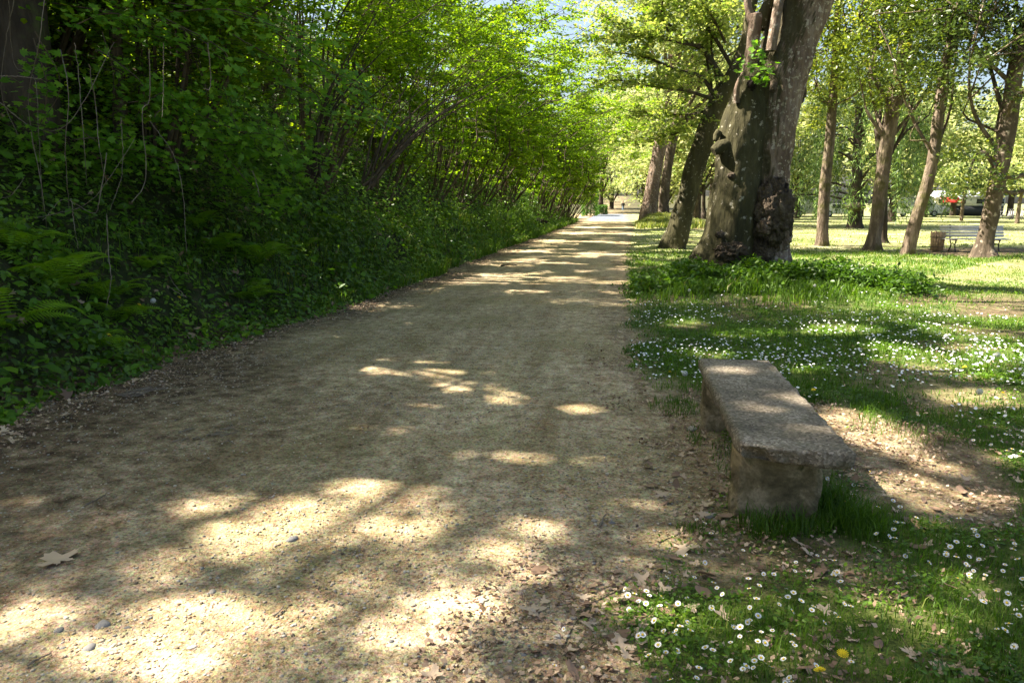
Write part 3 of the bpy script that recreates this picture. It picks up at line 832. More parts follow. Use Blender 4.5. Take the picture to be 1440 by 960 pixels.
# long bare stems leaning out of two of the hazels
def leaning_stems(owner, base, tips, Y, r, mat):
    root = [o for o in bpy.data.objects if o.get('label') == owner][0]
    for k, (tx, ty) in enumerate(tips):
        b = at_d(base[0] + random.uniform(-14, 14), base[1] + random.uniform(-6, 6), Y + random.uniform(-.2, .2))
        e = at_d(tx, ty, Y + random.uniform(-.3, 1.0)); m = b * .5 + e * .5 + Vector((-.10, 0, .14))
        mb = MB(); pts = spline([b, m, e], 14) + RNG.normal(size=(14, 3)) * .006
        tube(mb, pts, np.linspace(r * random.uniform(.7, 1.1), r * .25, 14), 6, cap=False)
        mb.build('leaning_stem', M[mat], root, off=tuple(root.location))
leaning_stems(hz[3][2], (520, 262), [(565, 110), (590, 95), (612, 105), (640, 118), (655, 100), (672, 112), (690, 95), (705, 108), (722, 100), (640, 150), (600, 140), (690, 130)], 12.6, .024, 'twig')
leaning_stems(hz[1][2], (440, 250), [(480, 95), (500, 60), (515, 90), (528, 20), (505, 120), (540, 70), (470, 130), (555, 110)], 10.6, .026, 'bark_dark')
# trailing maple shrub at near left: big lobed leaves lit from above
root = empty('maple_shrub', (-7.0, 8.2, float(bank_h(np.array(-7.0), np.array(8.2)))), 'maple shrub with lobed bright leaves trailing down over the dark near bank', 'shrub')
mb = MB(); cs = []
strands = [((215, 30), (300, 70), (330, 130), (345, 200)), ((90, 20), (150, 20), (215, 40), (260, 60)), ((150, 60), (180, 110), (170, 170), (150, 230)), ((260, 60), (290, 160), (310, 220), (350, 270)),
           ((330, 60), (390, 110), (400, 190), (420, 260)), ((240, 10), (320, 20), (400, 40), (460, 60)), ((400, 60), (450, 90), (490, 130), (520, 170)), ((200, 150), (240, 140), (270, 150), (300, 190)),
           ((300, 180), (340, 200), (380, 210), (400, 240)), ((60, 60), (75, 120), (60, 200), (70, 260)), ((330, 230), (350, 260), (390, 280), (420, 300)), ((120, 200), (160, 210), (200, 220), (240, 230)), ((420, 110), (440, 150), (430, 200), (460, 240))]
for st in strands:
    for rep in range(3):
        Y0 = random.uniform(7.0, 8.6) + st[0][0] * .006
        pts = [at_d(p[0] + random.uniform(-22, 22), p[1] + random.uniform(-16, 16), Y0 + .12 * i) for i, p in enumerate(st)]
        sp = spline(pts, 16)
        tube(mb, sp, np.linspace(.008, .002, 16), 4, cap=False)
        for q in sp[2:]:
            for _ in range(7): cs.append(q + RNG.normal(size=3) * np.array([.14, .14, .09]))
cs = np.array(cs)
off = np.array(tuple(root.location))
mb.build('trailing_stems', M['twig'], root, off=off)
leaf_mesh('foliage', cs, up_normals(len(cs), .4, (.45, -.35, 1)), .085 * RNG.uniform(.6, 1.2, len(cs)), T_MAPLE, M['maple'], root, off=off)

# trees on the slope: trunks seen left, crowns above
def slope_tree(x, y, H, r, crown_z, crown_r, nleaf, label, mat='hazel', bark='bark_dark', lsize=.12, grp='tall trees on the slope above the bank', lean=(0.4, 0)):
    z = float(bank_h(np.array(x), np.array(y)))
    root = empty('slope_tree', (x, y, z), label, 'tree', grp)
    P = [(x, y, z - .2, r * 1.3), (x + lean[0] * .25, y + lean[1] * .25, z + H * .3, r), (x + lean[0] * .6, y + lean[1] * .6, z + H * .65, r * .7), (x + lean[0], y + lean[1], z + H, r * .25)]
    trunk_mesh('trunk', P, M[bark], root, 14, 24, (), .5, .4, .08, x * 3)
    lm = MB(); cen = []
    tube(lm, [(x, y, z), (x + lean[0], y + lean[1], z + H)], [r * .3, r * .1], 5)
    for k in range(12):
        t = random.uniform(.45 if r != .26 else .2, .98); a = random.uniform(0, 2 * math.pi); L = crown_r * random.uniform(.5, 1.0)
        s0 = Vector((x + lean[0] * t, y + lean[1] * t, z + H * t)); e = s0 + Vector((math.cos(a) * L, math.sin(a) * L, random.uniform(.2, .5) * L))
        m = (s0 + e) / 2 + Vector((0, 0, .1 * L))
        tube(lm, spline([s0, m, e], 7), np.linspace(r * .35, .01, 7), 5, cap=False)
        for q in spline([s0, m, e], 7)[2:]:
            for _ in range(3): cen.append(q + RNG.normal(size=3) * .45)
    off = np.array(tuple(root.location))
    lm.build('limbs', M[bark], root, off=off)
    cen = np.array(cen)
    C = clump_points(cen, .75, max(1, nleaf // len(cen)), .45)
    C = C[keep_light(C)]
    leaf_mesh('crown', C, up_normals(len(C), .5), lsize * RNG.uniform(.6, 1.2, len(C)), T_OVAL, M[mat], root, off=off)
_b1 = bankP(40, 190); _b2 = bankP(172, 225)
for k, (x, y, H, r, lb) in enumerate([
        (_b1.x, _b1.y, 9, .26, 'thick black trunk at the far left edge, lost in deep shade'),
        (_b2.x, _b2.y, 8, .075, 'slim trunk with rusty moss standing on the dark near bank'),
        (-10.5, 12.5, 9, .12, 'thin dark tree on the slope behind the trailing maple leaves'),
        (-12.0, 16.0, 10, .14, 'straight dark tree high on the slope against sunlit leaves'),
        (-11.0, 19.5, 9, .10, 'slender slope tree right of the straight dark one'),
        (-13.0, 23.0, 10, .15, 'tall slope tree showing between the hazel tops'),
        (-14.0, 11.0, 10, .2, 'tree deep in the wood above the black trunk'),
        (-14.5, 29.0, 9, .16, 'tall tree above the middle hazels'),
        (-12.5, 37.0, 11, .16, 'tall tree crown above the distant hazels'),
        (-10.5, 5.0, 9, .2, 'shade tree above the near end of the bank'),
        (-9.5, 2.0, 10, .2, 'shade tree on the bank beside the near path'),
        (-11.5, 8.0, 7, .2, 'leafy tree closing the dark top left corner behind the black trunk'),
        (-15.5, 6.0, 8, .2, 'added heavy-crowned tree out of view at the far left, blocking sun from the slope'), (-14.5, 9.0, 8, .2, 'added heavy-crowned tree out of view on the upper slope, blocking sun')]):  # last two: unseen trees added so their crowns block the sun
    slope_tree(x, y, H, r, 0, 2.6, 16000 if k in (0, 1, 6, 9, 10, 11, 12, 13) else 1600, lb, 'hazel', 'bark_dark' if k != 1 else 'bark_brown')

# ------------------------------------------------------------------ bank ground cover
def scatter_bank(n, y0, y1, dmax, size, name, tmpl, mat, lift, clumpy=.5, seed=0, dens_pow=1.0, dmin=-.05, spread=.05):
    y = y0 + (y1 - y0) * RNG.random(n) ** dens_pow
    d = dmin + (dmax - dmin) * RNG.random(n)
    x = path_left(y) - d
    m = fbm(x * 1.8, y * 1.8, 77 + seed)
    k = m > RNG.random(n) * clumpy + .18
    x, y, d = x[k], y[k], d[k]
    z = bank_h(x, y) + lift * RNG.random(len(x)) ** 1.3 * (.3 + 1.4 * fbm(x * 2.5, y * 2.5, 88)) * np.clip(d * 2 + .3, .2, 1)
    C = np.stack([x, y, z], 1) + RNG.normal(size=(len(x), 3)) * spread
    C[:, 2] = np.maximum(C[:, 2], .015)
    rn = np.clip(fbm(x * 1.2, y * 1.2, 99) * .9 - .15 + RNG.normal(size=len(x)) * .2, 0, 1)
    o = leaf_mesh(name, C, up_normals(len(C), .45, (.5, -.15, 1)), size * RNG.uniform(.5, 1.25, len(C)), tmpl, mat, rnd=rn)
    o['kind'] = 'stuff'
    return o
scatter_bank(60000, 3.6, 16, 4.2, .062, 'ground_cover', T_OVAL, M['ivy'], .30, .5, 1, 1.1)
scatter_bank(16000, 3.6, 14, 3.5, .085, 'ground_cover', T_OVAL, M['ivy'], .35, .7, 4, 1.1)
scatter_bank(7000, 3.6, 20, 4.0, .14, 'ground_cover', T_OVAL, M['maple'], .45, .9, 9, 1.2)
scatter_bank(3500, 3.6, 20, 4.2, .09, 'dead_leaves_on_bank', T_MAPLE, M['dryleaf'], .06, .7, 12, 1.1)
scatter_bank(50000, 4, 34, 22, .15, 'ground_cover', T_OVAL, M['ivy'], 1.6, .3, 6, 1.0, 4.0, .1)
scatter_bank(80000, 12, 66, 5.0, .10, 'ground_cover', T_OVAL, M['ivy'], 1.15, .4, 2, 1.3)

def blades(x, y, z, h, w, lean, mat, name, rnd=None, seed=0, kind='stuff', bias=(0, 0)):
    n = len(x)
    th = RNG.random(n) * 2 * math.pi
    lx = np.cos(th) * lean * h + bias[0] * h; ly = np.sin(th) * lean * h + bias[1] * h
    tw = th + math.pi / 2 + RNG.normal(size=n) * .5
    wx = np.cos(tw) * w * .5; wy = np.sin(tw) * w * .5
    B = np.stack([x, y, z - .01], 1)
    V = np.zeros((n, 5, 3))
    V[:, 0] = B + np.stack([-wx, -wy, 0 * wx], 1); V[:, 1] = B + np.stack([wx, wy, 0 * wx], 1)
    m = B + np.stack([lx * .32, ly * .32, h * .62], 1)
    V[:, 2] = m + np.stack([wx * .8, wy * .8, 0 * wx], 1); V[:, 3] = m - np.stack([wx * .8, wy * .8, 0 * wx], 1)
    V[:, 4] = B + np.stack([lx, ly, h * (1 - .35 * lean ** 2)], 1)
    b = np.arange(n)[:, None] * 5
    Q = (b + np.array([0, 1, 2, 3])[None]); T = (b + np.array([3, 2, 4])[None])
    if rnd is None: rnd = RNG.random(n)
    o = mesh_np(name, V.reshape(-1, 3), [Q, T], mat, {'rnd': np.repeat(rnd, 5)})
    if kind: o['kind'] = kind
    return o
# grass fringe at the foot of the bank, thicker farther on
n = 42000
y = 3.5 + 60 * RNG.random(n) ** 1.8
d = RNG.random(n) ** 1.5 * 1.5 - .08
x = path_left(y) - d
k = (fbm(x * 1.2, y * .5, 121) + sstep(8, 14, y) * .2 > .48 + RNG.random(n) * .2)
x, y = x[k], y[k]
h = (.07 + .16 * RNG.random(len(x))) * (.6 + .8 * fbm(x, y, 5)) * (1 + sstep(8, 20, y) * .9)
blades(x, y, bank_h(x, y), h, .006 + .0006 * y, .3 + .6 * RNG.random(len(x)), M['grass'], 'bank_grass')

# ------------------------------------------------------------------ ferns
def frond_arrays(L, n=22, arch=.35):
    V = []; F = []
    ks = np.linspace(0, 1, n)
    def pt(t): return np.array([0, t * L * (1 - .08 * t), arch * L * (1.5 * t - 1.6 * t * t) + .05 * t])
    for i in range(1, n):
        t = ks[i]; p = pt(t); q = pt(min(1, t + .020))
        w = L * .24 * math.sin(math.pi * min(1, (t * .86 + .13))) ** .8 + .004
        for s in (-1, 1):
            b = len(V)
            V += [p + [0, -.004 * L, 0], p + [s * w * .55, .10 * w, -.03 * w], p + [s * w, .34 * w, -.14 * w], p + [s * w * .5, .10 * w + .024 * L, .0], q]
            F += [(b, b + 1, b + 2, b + 3), (b, b + 3, b + 4, b)]
    Fq = [f for f in F if len(set(f)) == 4]; Ft = [f[:3] for f in F if len(set(f)) == 3]
    mb = MB()
    mb.add(V, Fq, .5); 
    # triangles share the vertices of their own copy
    mb.add(V, Ft, .5)
    tube(mb, [pt(t) for t in np.linspace(0, 1, 8)], np.linspace(.004, .001, 8), 3, .1, cap=False)
    return mb
fr_mesh = []
for k in range(3):
    mb = frond_arrays(.55 + .08 * k, 24, .3 + .15 * k)
    o = mb.build('frond', M['fern'], smooth=False)
    o.data['k'] = k
    fr_mesh.append(o.data); bpy.data.objects.remove(o)
ferns = [(75, 385, 1.15, 'large bright fern with overlapping arching fronds on the dark near bank'),
         (5, 440, 1.1, 'fern cut by the left edge of the view, low on the bank'),
         (150, 400, .9, 'fern with one long level frond above the leaf litter, right of the large fern'),
         (160, 430, .9, 'low fern spreading over the ground leaves beside a yellow flower'),
         (125, 470, .7, 'small fern tuft just above the litter at the bank foot'),
         (205, 355, .5, 'tiny upright fern frond tuft alone on the dark bank'),
         (360, 350, 1.1, 'drooping fern below the trailing maple leaves'),
         (300, 330, .9, 'dim fern under the trailing maple strands'),
         (265, 300, .9, 'hanging fern high on the shaded bank'),
         (345, 400, .8, 'brown-green fern leaning down near the dandelion on the bank'),
         (455, 300, .9, 'fern in the shade under the leaning hazel stems'),
         (20, 330, .9, 'shaded fern above the large bright one at the left'),
         (420, 330, .8, 'fern tucked between hazel base and ground cover')]
for px, py, sc, lb in ferns:
    P = bankP(px, py + 22)
    root = empty('fern', (P.x + .05, P.y - .05, P.z), lb, 'fern')
    for k in range(9):
        me = fr_mesh[k % 3]
        o = bpy.data.objects.new('frond', me); COL.objects.link(o); o.parent = root
        a = -math.pi / 2 + (k / 9) * 2 * math.pi + random.uniform(-.3, .3)
        o.rotation_euler = (random.uniform(.0, .5), random.uniform(-.2, .2), a)
        s = sc * random.uniform(.75, 1.1) * 1.1
        o.scale = (s, s, s)

# hanging vines, bare stems
vines = [[(12, 0), (20, 90), (48, 110), (55, 200), (62, 330)], [(62, 0), (55, 60), (40, 150), (58, 260), (68, 340)], [(105, 60), (112, 120), (118, 200), (122, 260)],
         [(85, 70), (96, 130), (92, 210), (98, 300)], [(125, 90), (135, 150), (140, 210), (150, 260)], [(210, 70), (210, 140), (200, 160), (205, 250), (185, 285)],
         [(230, 60), (230, 120), (228, 165)], [(210, 170), (245, 220), (258, 280), (262, 355)], [(0, 145), (50, 180), (100, 170), (160, 60)], [(150, 215), (140, 280), (130, 300), (90, 280), (60, 310)],
         [(170, 165), (172, 240), (155, 295)], [(0, 107), (30, 108), (60, 112)], [(0, 278), (15, 275), (35, 250)], [(30, 310), (80, 300), (130, 280), (190, 195)], [(292, 60), (296, 120), (285, 125)],
         [(240, 405), (262, 418), (245, 400), (235, 380)], [(150, 300), (152, 350), (156, 395), (150, 430)], [(20, 0), (8, 60), (2, 130), (25, 190)],
         [(100, 280), (105, 320), (110, 350)], [(355, 240), (360, 255), (365, 275)]]
for k, v in enumerate(vines):
    Y0 = 7.0 + random.uniform(-.3, .5)
    pts = spline([at_d(a, b, Y0 + random.uniform(-.25, .25)) for a, b in v], 30)
    pts += RNG.normal(size=pts.shape) * .0025
    mb = MB(); tube(mb, pts, np.linspace(.0048, .0028, 30) * random.uniform(.7, 1.2), 5, cap=False)
    o = mb.build('hanging_vine', M['deadwood'])
    tag(o, 'thin bare stem hanging in front of the dark near bank', 'vine', 'bare vine stems hanging over the near bank')

# hedge, small clipped bush, log
def box_hedge(name, x0, x1, y0, y1, z1, n, label, cat, sz=.09):
    root = empty(name, ((x0 + x1) / 2, (y0 + y1) / 2, 0), label, cat)
    per = RNG.random((n, 3))
    C = np.stack([x0 + (x1 - x0) * per[:, 0], y0 + (y1 - y0) * per[:, 1], z1 * per[:, 2]], 1)
    ax = RNG.integers(0, 5, n)
    C[ax == 0, 0] = x0; C[ax == 1, 0] = x1; C[ax == 2, 1] = y0; C[(ax == 3) | (ax == 4), 2] = z1
    C += RNG.normal(size=C.shape) * .07
    off = np.array(tuple(root.location))
    leaf_mesh('foliage', C, up_normals(n, .7), sz * RNG.uniform(.6, 1.3, n), T_RHOMB, M['hedge'], root, off=off)
    mb = MB()
    for _ in range(8):
        a = np.array([random.uniform(x0, x1) * .6 + (x0 + x1) * .2, random.uniform(y0, y1) * .6 + (y0 + y1) * .2, 0])
        tube(mb, [a, a + [.1, .05, z1 * .5], a + [random.uniform(-.3, .3), random.uniform(-.3, .3), z1 * .9]], [.04, .03, .01], 5, cap=False)
    mb.build('stems', M['twig'], root, off=off)
P = at_z(832, 304)
box_hedge('tall_hedge', P.x - 1.1, P.x + .45, P.y, P.y + 6, 3.0, 7000, 'tall clipped dark hedge where the bank ends', 'hedge', .16)
P = at_z(847, 302)
box_hedge('clipped_bush', P.x - .5, P.x + .5, P.y, P.y + 1.5, 1.05, 3000, 'small square clipped bush beside the tall hedge', 'bush', .12)
for k, (px, py, s) in enumerate([(862, 296, 1.5), (868, 293, 2.0), (850, 297, 1.8), (870, 291, 1), (876, 290, 1), (905, 291, 1), (893, 289.5, 1), (884, 288.7, 1), (845, 299, 1), (858, 291, 1)]):
    P = at_z(px, py)
    c = copy_tree(base_a if k % 2 else base_b)
    c.location = (P.x - (2.6 if px < 872 else 0), P.y, max(0, (P.y - 104) * .035)); c.scale = (.9, .9, .7)
    c['label'] = 'distant hazel shrub in the green mass along the far bank'; c['group'] = 'distant hazel shrubs merging along the bank'
P = bankP(752, 312)
lump('rotten_log', (0, 0, 0), (.55, .22, .2), M['hollow'], None, .25, 3, 5, 3).location = (P.x + .1, P.y, P.z)
tag(bpy.data.objects['rotten_log'], 'dark rotten log lying in the grass of the far bank', 'log')

# ------------------------------------------------------------------ big twin plane tree
YB = BIG.y
big = empty('old_plane_tree', (BIG.x, BIG.y, .25), 'huge old plane tree with twin fused leaning trunks and knobbly burls, right of the path', 'tree')
right_stem = [(400, 1040, 1124), (385, 1042, 1120), (360, 1048, 1112), (320, 1050, 1110), (280, 1050, 1109), (240, 1050, 1111), (200, 1047, 1117), (160, 1048, 1124), (120, 1052, 1133), (60, 1070, 1151), (0, 1086, 1172), (-80, 1108, 1196), (-200, 1140, 1230), (-400, 1200, 1270)]
left_stem = [(400, 950, 1062), (385, 958, 1062), (365, 970, 1062), (340, 983, 1066), (300, 993, 1072), (250, 1001, 1075), (215, 1006, 1079), (180, 1013, 1082), (150, 1022, 1085), (122, 1033, 1086), (100, 1046, 1092)]
trunk_mesh('bare_trunk', px_path(right_stem, YB, 0, .95), M['bark_twotone'], big, 110, 260, ((4.2, .05, .3), (5.3, -.05, .25), (3.5, -.06, .2)), .22, .5, .12, 1.5)
trunk_mesh('mossy_trunk', px_path(left_stem, YB - .12, 0, .93), M['bark_moss'], big, 90, 170, ((4.4, .07, .25), (5.0, -.07, .2), (3.9, -.06, .2)), .34, .5, .11, 4.1)
def bp(px, py, dy=0): return at_d(px, py, YB + dy)
def bl(name, px, py, rx, rz, dy, mat, amp=.4, sc=4, seed=0, sub=5, parent=big, ridged=True):
    P = bp(px, py, dy); r = rad_px(rx, P)
    return lump(name, P, (r, r * .8, rad_px(rz, P)), M[mat], parent, amp, sc, seed, sub, ridged)
bl('burl', 1086, 300, 25, 42, -.38, 'bark_burl', .42, 6, 2)
bl('burl', 1098, 330, 14, 24, -.30, 'bark_plane', .3, 5, 8)
bl('burl', 1072, 350, 17, 26, -.30, 'bark_burl', .3, 4, 9)
bl('burl', 1076, 318, 10, 12, -.55, 'bark_plane', .3, 4, 12, 4)
bl('root_burl', 1029, 354, 19, 13, -.66, 'bark_burl', .45, 6, 5)
bl('root_burl', 988, 362, 13, 12, -.38, 'bark_moss', .3, 5, 6)
bl('root_burl', 1042, 372, 11, 12, -.70, 'bark_burl', .35, 5, 7)
bl('root_burl', 1062, 372, 9, 11, -.65, 'bark_moss', .3, 5, 17, 4)
bl('knot', 1088, 122, 5, 9, -.47, 'bark_burl', .25, 4, 10, 4)
bl('knot', 1030, 247, 6, 5, -.52, 'bark_burl', .35, 5, 11, 4)
bl('knot', 1012, 330, 6, 5, -.70, 'bark_burl', .35, 5, 13, 4)
bl('knot', 1127, 130, 6, 14, -.10, 'bark_burl', .35, 5, 14, 4)
# broken stub with a ledge, left side
mb = MB()
tube(mb, [bp(1022, 205, -.35), bp(1012, 207, -.42), bp(1003, 213, -.45)], [rad_px(11, bp(1010, 210)), rad_px(9, bp(1010, 210)), rad_px(6, bp(1010, 210))], 14, jit=.25)
tube(mb, [bp(1012, 185, -.35), bp(1008, 190, -.36), bp(1006, 198, -.4)], [rad_px(5, bp(1010, 210)), rad_px(5, bp(1010, 210)), rad_px(3, bp(1010, 210))], 10, jit=.3)
mb.build('broken_stub', M['bark_moss'], big, off=tuple(big.location))
# limb that leaves the top of the mossy stem, hollow at its foot, fork above
def limb(name, pts, mat, parent, n=22, seg=24, rough=.07, seed=0):
    q = []
    for px, py, hw, dy in pts:
        P = bp(px, py, dy); q.append((P.x, P.y, P.z, rad_px(hw, P)))
    return trunk_mesh(name, q, M[mat], parent, n, seg, (), 0, 1, rough, seed)
limb('limb', [(1052, 135, 17, -.1), (1053, 110, 12, -.15), (1056, 80, 9.5, -.2), (1059, 55, 9, -.2), (1062, 30, 10, -.2), (1062, 20, 9, -.2)], 'bark_plane', big, seed=3)
limb('limb', [(1060, 34, 8, -.2), (1054, 18, 5.5, -.2), (1051, 0, 5, -.2), (1053, -30, 5, -.2), (1040, -80, 4, -.2), (1010, -160, 2, -.2)], 'bark_plane', big, seed=5)
limb('limb', [(1066, 40, 10, -.15), (1074, 22, 9, -.15), (1084, 0, 9, -.15), (1095, -30, 9, -.2), (1105, -90, 7, -.3), (1110, -200, 4, -.6)], 'bark_moss', big, seed=7)
limb('limb', [(1084, 72, 7, -.5), (1089, 40, 7, -.5), (1095, 5, 7, -.45), (1104, -40, 7, -.4), (1112, -90, 6, -.3), (1130, -180, 4, -.3)], 'bark_plane', big, seed=8)
bl('hollow', 1058, 120, 7, 12, -.42, 'hollow', .3, 4, 15, 4)  # solid near-black lump; the recess's darkness is painted by its colour
limb('broken_edge', [(1036, 145, 4, -.42), (1036, 128, 4, -.45), (1039, 114, 3, -.45), (1043, 106, 1.5, -.42)], 'bark_plane', big, 10, 12, .15, 6)
# shoots with leaves on the trunk
cs = []; mb = MB()
for (a, b) in ((1062, 88), (1070, 75), (1078, 95), (1056, 100), (1068, 108), (1060, 70), (1075, 118), (1048, 92)):
    P = bp(a, b, -.62)
    for _ in range(2):
        e = P + Vector((random.uniform(-.2, .25), random.uniform(-.35, -.05), random.uniform(-.1, .25)))
        tube(mb, [P + Vector((0, .25, -.05)), P, e], [.008, .006, .003], 4, cap=False)
        for t in np.linspace(0, 1, 6): cs.append(np.array(P.lerp(e, t)) + RNG.normal(size=3) * .06)
cs = np.array(cs)
mb.build('shoots', M['twig'], big, off=tuple(big.location))
leaf_mesh('shoot_leaves', cs, up_normals(len(cs), .5, (0, -.5, 1)),   .11 * RNG.uniform(.5, 1.1, len(cs)), T_MAPLE, M['maple'], big, off=tuple(big.location))

# unseen leaf screen added overhead, placed along the sun's rays to cast the dapples
def shade_density(x, y):
    px, py = to_px(x, y)
    d = 1.25 + 0 * x
    d = np.where(x < -2.2, d + sstep(-2.2, -3.6, x) * 1.8, d)
    lawn = sstep(.2, 1.2, x)
    d = d + lawn * (.1 - .6 * sstep(4.5, 7, y))
    d = d * (1 - .75 * sstep(15, 20, y) * (x > 0))
    d = d + 1.6 * (x < 0) * sstep(520, 300, px) * (py > 560) * sstep(800, 640, py)
    d = d * (1 - sstep(8, 10.5, y) * (1 - sstep(.0, 1.5, x)))
    n = fbm(x * .9, y * .9, 201, 3) * .55 + fbm(x * 3.1, y * 3.1, 207, 3) * .45
    c = np.clip(d * (n - .22) * 3.6, .0, 5)
    edge = np.interp(py, [430, 540, 600, 640, 690, 750, 800, 850, 900], [520, 430, 470, 370, 250, 160, 70, -60, -200]) + (fbm(x * 2, y * 2, 203, 3) - .5) * 160
    dark = sstep(40, -60, px - edge) * (py > 440)
    c = np.maximum(c, 6.0 * dark * (x < -.5) * (1 - sstep(7, 9.5, y)))
    onpath = (x < path_right(y)) * (1 - sstep(8, 10.5, y))
    return np.maximum(c, .75 * onpath)
ARE = (-8, 13, -1, 24)
n = 150000
gx_ = RNG.uniform(ARE[0], ARE[1], n); gy_ = RNG.uniform(ARE[2], ARE[3], n)
leafA = .155
cover = shade_density(gx_, gy_)
dens = n / ((ARE[1] - ARE[0]) * (ARE[3] - ARE[2]))      # candidates per m2
need = cover / (.42 * leafA ** 2 * .8)
keep = RNG.random(n) < need / dens
gx_, gy_ = gx_[keep], gy_[keep]
# clump jitter so that the leaf screen is not even
zc = 10.5 + 3.0 * fbm(gx_ * .35, gy_ * .35, 207, 2) + RNG.normal(size=len(gx_)) * .6
zc = np.maximum(zc, 1.9 + .262 * np.maximum(np.hypot(gx_ - zc * .9, gy_), 0) + .8)
t = zc / -LDIR[2]
C = np.stack([gx_ - LDIR[0] * t, gy_ - LDIR[1] * t, zc], 1)
bgx, bgy = gx_, gy_
k = RNG.random(len(C)) > sunny(bgx, bgy)
C = C[k]
# keep them out of the frame, unseen and there only to shade
pxx, pyy = to_px(C[:, 0], C[:, 1], C[:, 2])
F_ = -C[:, 0] * SY + C[:, 1] * CY
vis = (F_ > .5) & (pyy > -25)
C = C[~vis]
half = C[:, 0] > -9
over = C[half]; bank_screen = C[~half]
leaf_mesh('crown', over, up_normals(len(over), .5, tuple(-LDIR)), leafA * RNG.uniform(.7, 1.2, len(over)), T_OVAL, M['plane'], big, off=tuple(big.location))  # unseen dapple-casting leaves, added under the plane tree
mb = MB()
for k in range(14):
    s0 = bp(1200 + random.uniform(-10, 10), -395, 0)
    tgt = over[RNG.integers(len(over))]
    m = (np.array(s0) + tgt) / 2 + np.array([0, 0, 1.2])
    tube(mb, spline([s0, m, tgt + np.array([0, 0, .3])], 12), np.linspace(.14, .03, 12), 7, cap=False)
ob = mb.build('added_limbs', M['bark_plane'], big, off=tuple(big.location))  # added limbs joining the plane to the leaf screen
root = empty('slope_tree', (-9.8, 6.5, float(bank_h(np.array(-9.8), np.array(6.5)))), 'added out-of-view tree on the slope, its crown shaped to shade the near path', 'tree', 'tall trees on the slope above the bank')
trunk_mesh('trunk', [(-9.8, 6.5, 3.6, .3), (-10.2, 6.4, 7, .26), (-11.2, 6.3, 11.5, .2), (-12.5, 6.3, 14.5, .08)], M['bark_dark'], root, 14, 20)
leaf_mesh('crown', bank_screen, up_normals(len(bank_screen), .5, tuple(-LDIR)), leafA * RNG.uniform(.7, 1.2, len(bank_screen)), T_OVAL, M['hazel'], root, off=tuple(root.location))  # added leaves, laid out by the shade wanted on the path
mb = MB()
for k in range(10):
    tgt = bank_screen[RNG.integers(len(bank_screen))]; s0 = np.array([-11.2, 6.3, 11.4])
    tube(mb, spline([s0, (s0 + tgt) / 2 + [0, 0, .7], tgt], 10), np.linspace(.09, .02, 10), 6, cap=False)
mb.build('limbs', M['bark_dark'], root, off=tuple(root.location))

# ------------------------------------------------------------------ second, leaning tree with long level boughs
Y2 = 27.0
t2 = empty('leaning_plane_tree', (at_d(944, 345, Y2).x, Y2, 0), 'slim plane tree leaning right behind the huge twin trunk, boughs reaching over the path', 'tree')
trunk_mesh('trunk', px_path([(362, 920, 968), (345, 927, 964), (330, 934, 968), (300, 945, 975), (270, 954, 982), (240, 961, 990), (200, 974, 1003), (170, 985, 1012), (140, 999, 1025), (110, 1018, 1042), (85, 1030, 1048), (60, 1040, 1054), (0, 1052, 1066), (-60, 1066, 1078)], Y2), M['bark_moss'], t2, 26, 80, (), .2, .5, .10, 2.2)
boughs = [[(1005, 135, 3.5), (985, 108, 2.6), (950, 98, 2.2), (905, 80, 1.6), (850, 72, .8)], [(1003, 140, 3), (965, 128, 2), (920, 122, 1.6), (865, 112, .8)], [(1000, 150, 2.5), (1000, 120, 2.2), (994, 80, 1.8), (994, 40, 1.2), (990, -5, .8)],
          [(1015, 110, 4.5), (990, 72, 4), (960, 52, 3), (925, 20, 2.2), (905, -10, 1.5)], [(985, 66, 2.2), (945, 58, 1.8), (900, 47, 1.4), (850, 22, .8)], [(1030, 95, 3), (1000, 45, 2.6), (975, 15, 2), (950, -20, 1.4)],
          [(1000, 155, 2), (975, 160, 1.6), (940, 162, 1.2), (895, 163, .7)], [(940, 45, 1.5), (930, 20, 1.2), (935, -10, .8)], [(960, 50, 1.2), (900, 52, 1), (845, 55, .6)], [(985, 170, 1.8), (945, 190, 1.1), (905, 195, .6)],
          [(1010, 130, 2), (1000, 60, 1.5), (1010, 20, 1.2), (1020, -20, .8)], [(1020, 60, 2), (1005, 30, 1.5), (985, 0, 1)]]
cs = []
for b in boughs:
    dy = random.uniform(-1.2, 1.2)
    q = []
    for i, (px, py, hw) in enumerate(b):
        P = at_d(px, py, Y2 + dy * i / (len(b) - 1) * 1.5); q.append((P.x, P.y, P.z, rad_px(hw, P)))
    sp = spline(q, 18)
    mb = MB(); tube(mb, sp[:, :3], np.maximum(sp[:, 3], .006), 7, cap=False)
    for s in sp[5:]:
        for _ in range(2):
            dv = np.array([random.uniform(-1, .6), random.uniform(-1, 1), random.uniform(-.25, .45)]); L = random.uniform(.4, 1.3)
            e = s[:3] + dv / np.linalg.norm(dv) * L
            tube(mb, [s[:3], (s[:3] + e) / 2 + [0, 0, .05], e], [.012, .008, .004], 4, cap=False)
            for tt in np.linspace(.25, 1, 4): cs.append(s[:3] + (e - s[:3]) * tt)
    mb.build('bough', M['bark_dark'], t2, off=tuple(t2.location))
cs = np.array(cs)
C = clump_points(cs, .22, 9, .4)
leaf_mesh('foliage', C, up_normals(len(C), .6), .115 * RNG.uniform(.5, 1.2, len(C)), T_MAPLE, M['plane'], t2, off=tuple(t2.location))
C = clump_points(np.stack([RNG.uniform(-1, 9, 260), RNG.uniform(26, 31, 260), RNG.uniform(7.2, 13, 260)], 1), .7, 30, .5)
leaf_mesh('upper_crown', C, up_normals(len(C), .6), .14 * RNG.uniform(.5, 1.2, len(C)), T_OVAL, M['plane'], t2, off=tuple(t2.location))

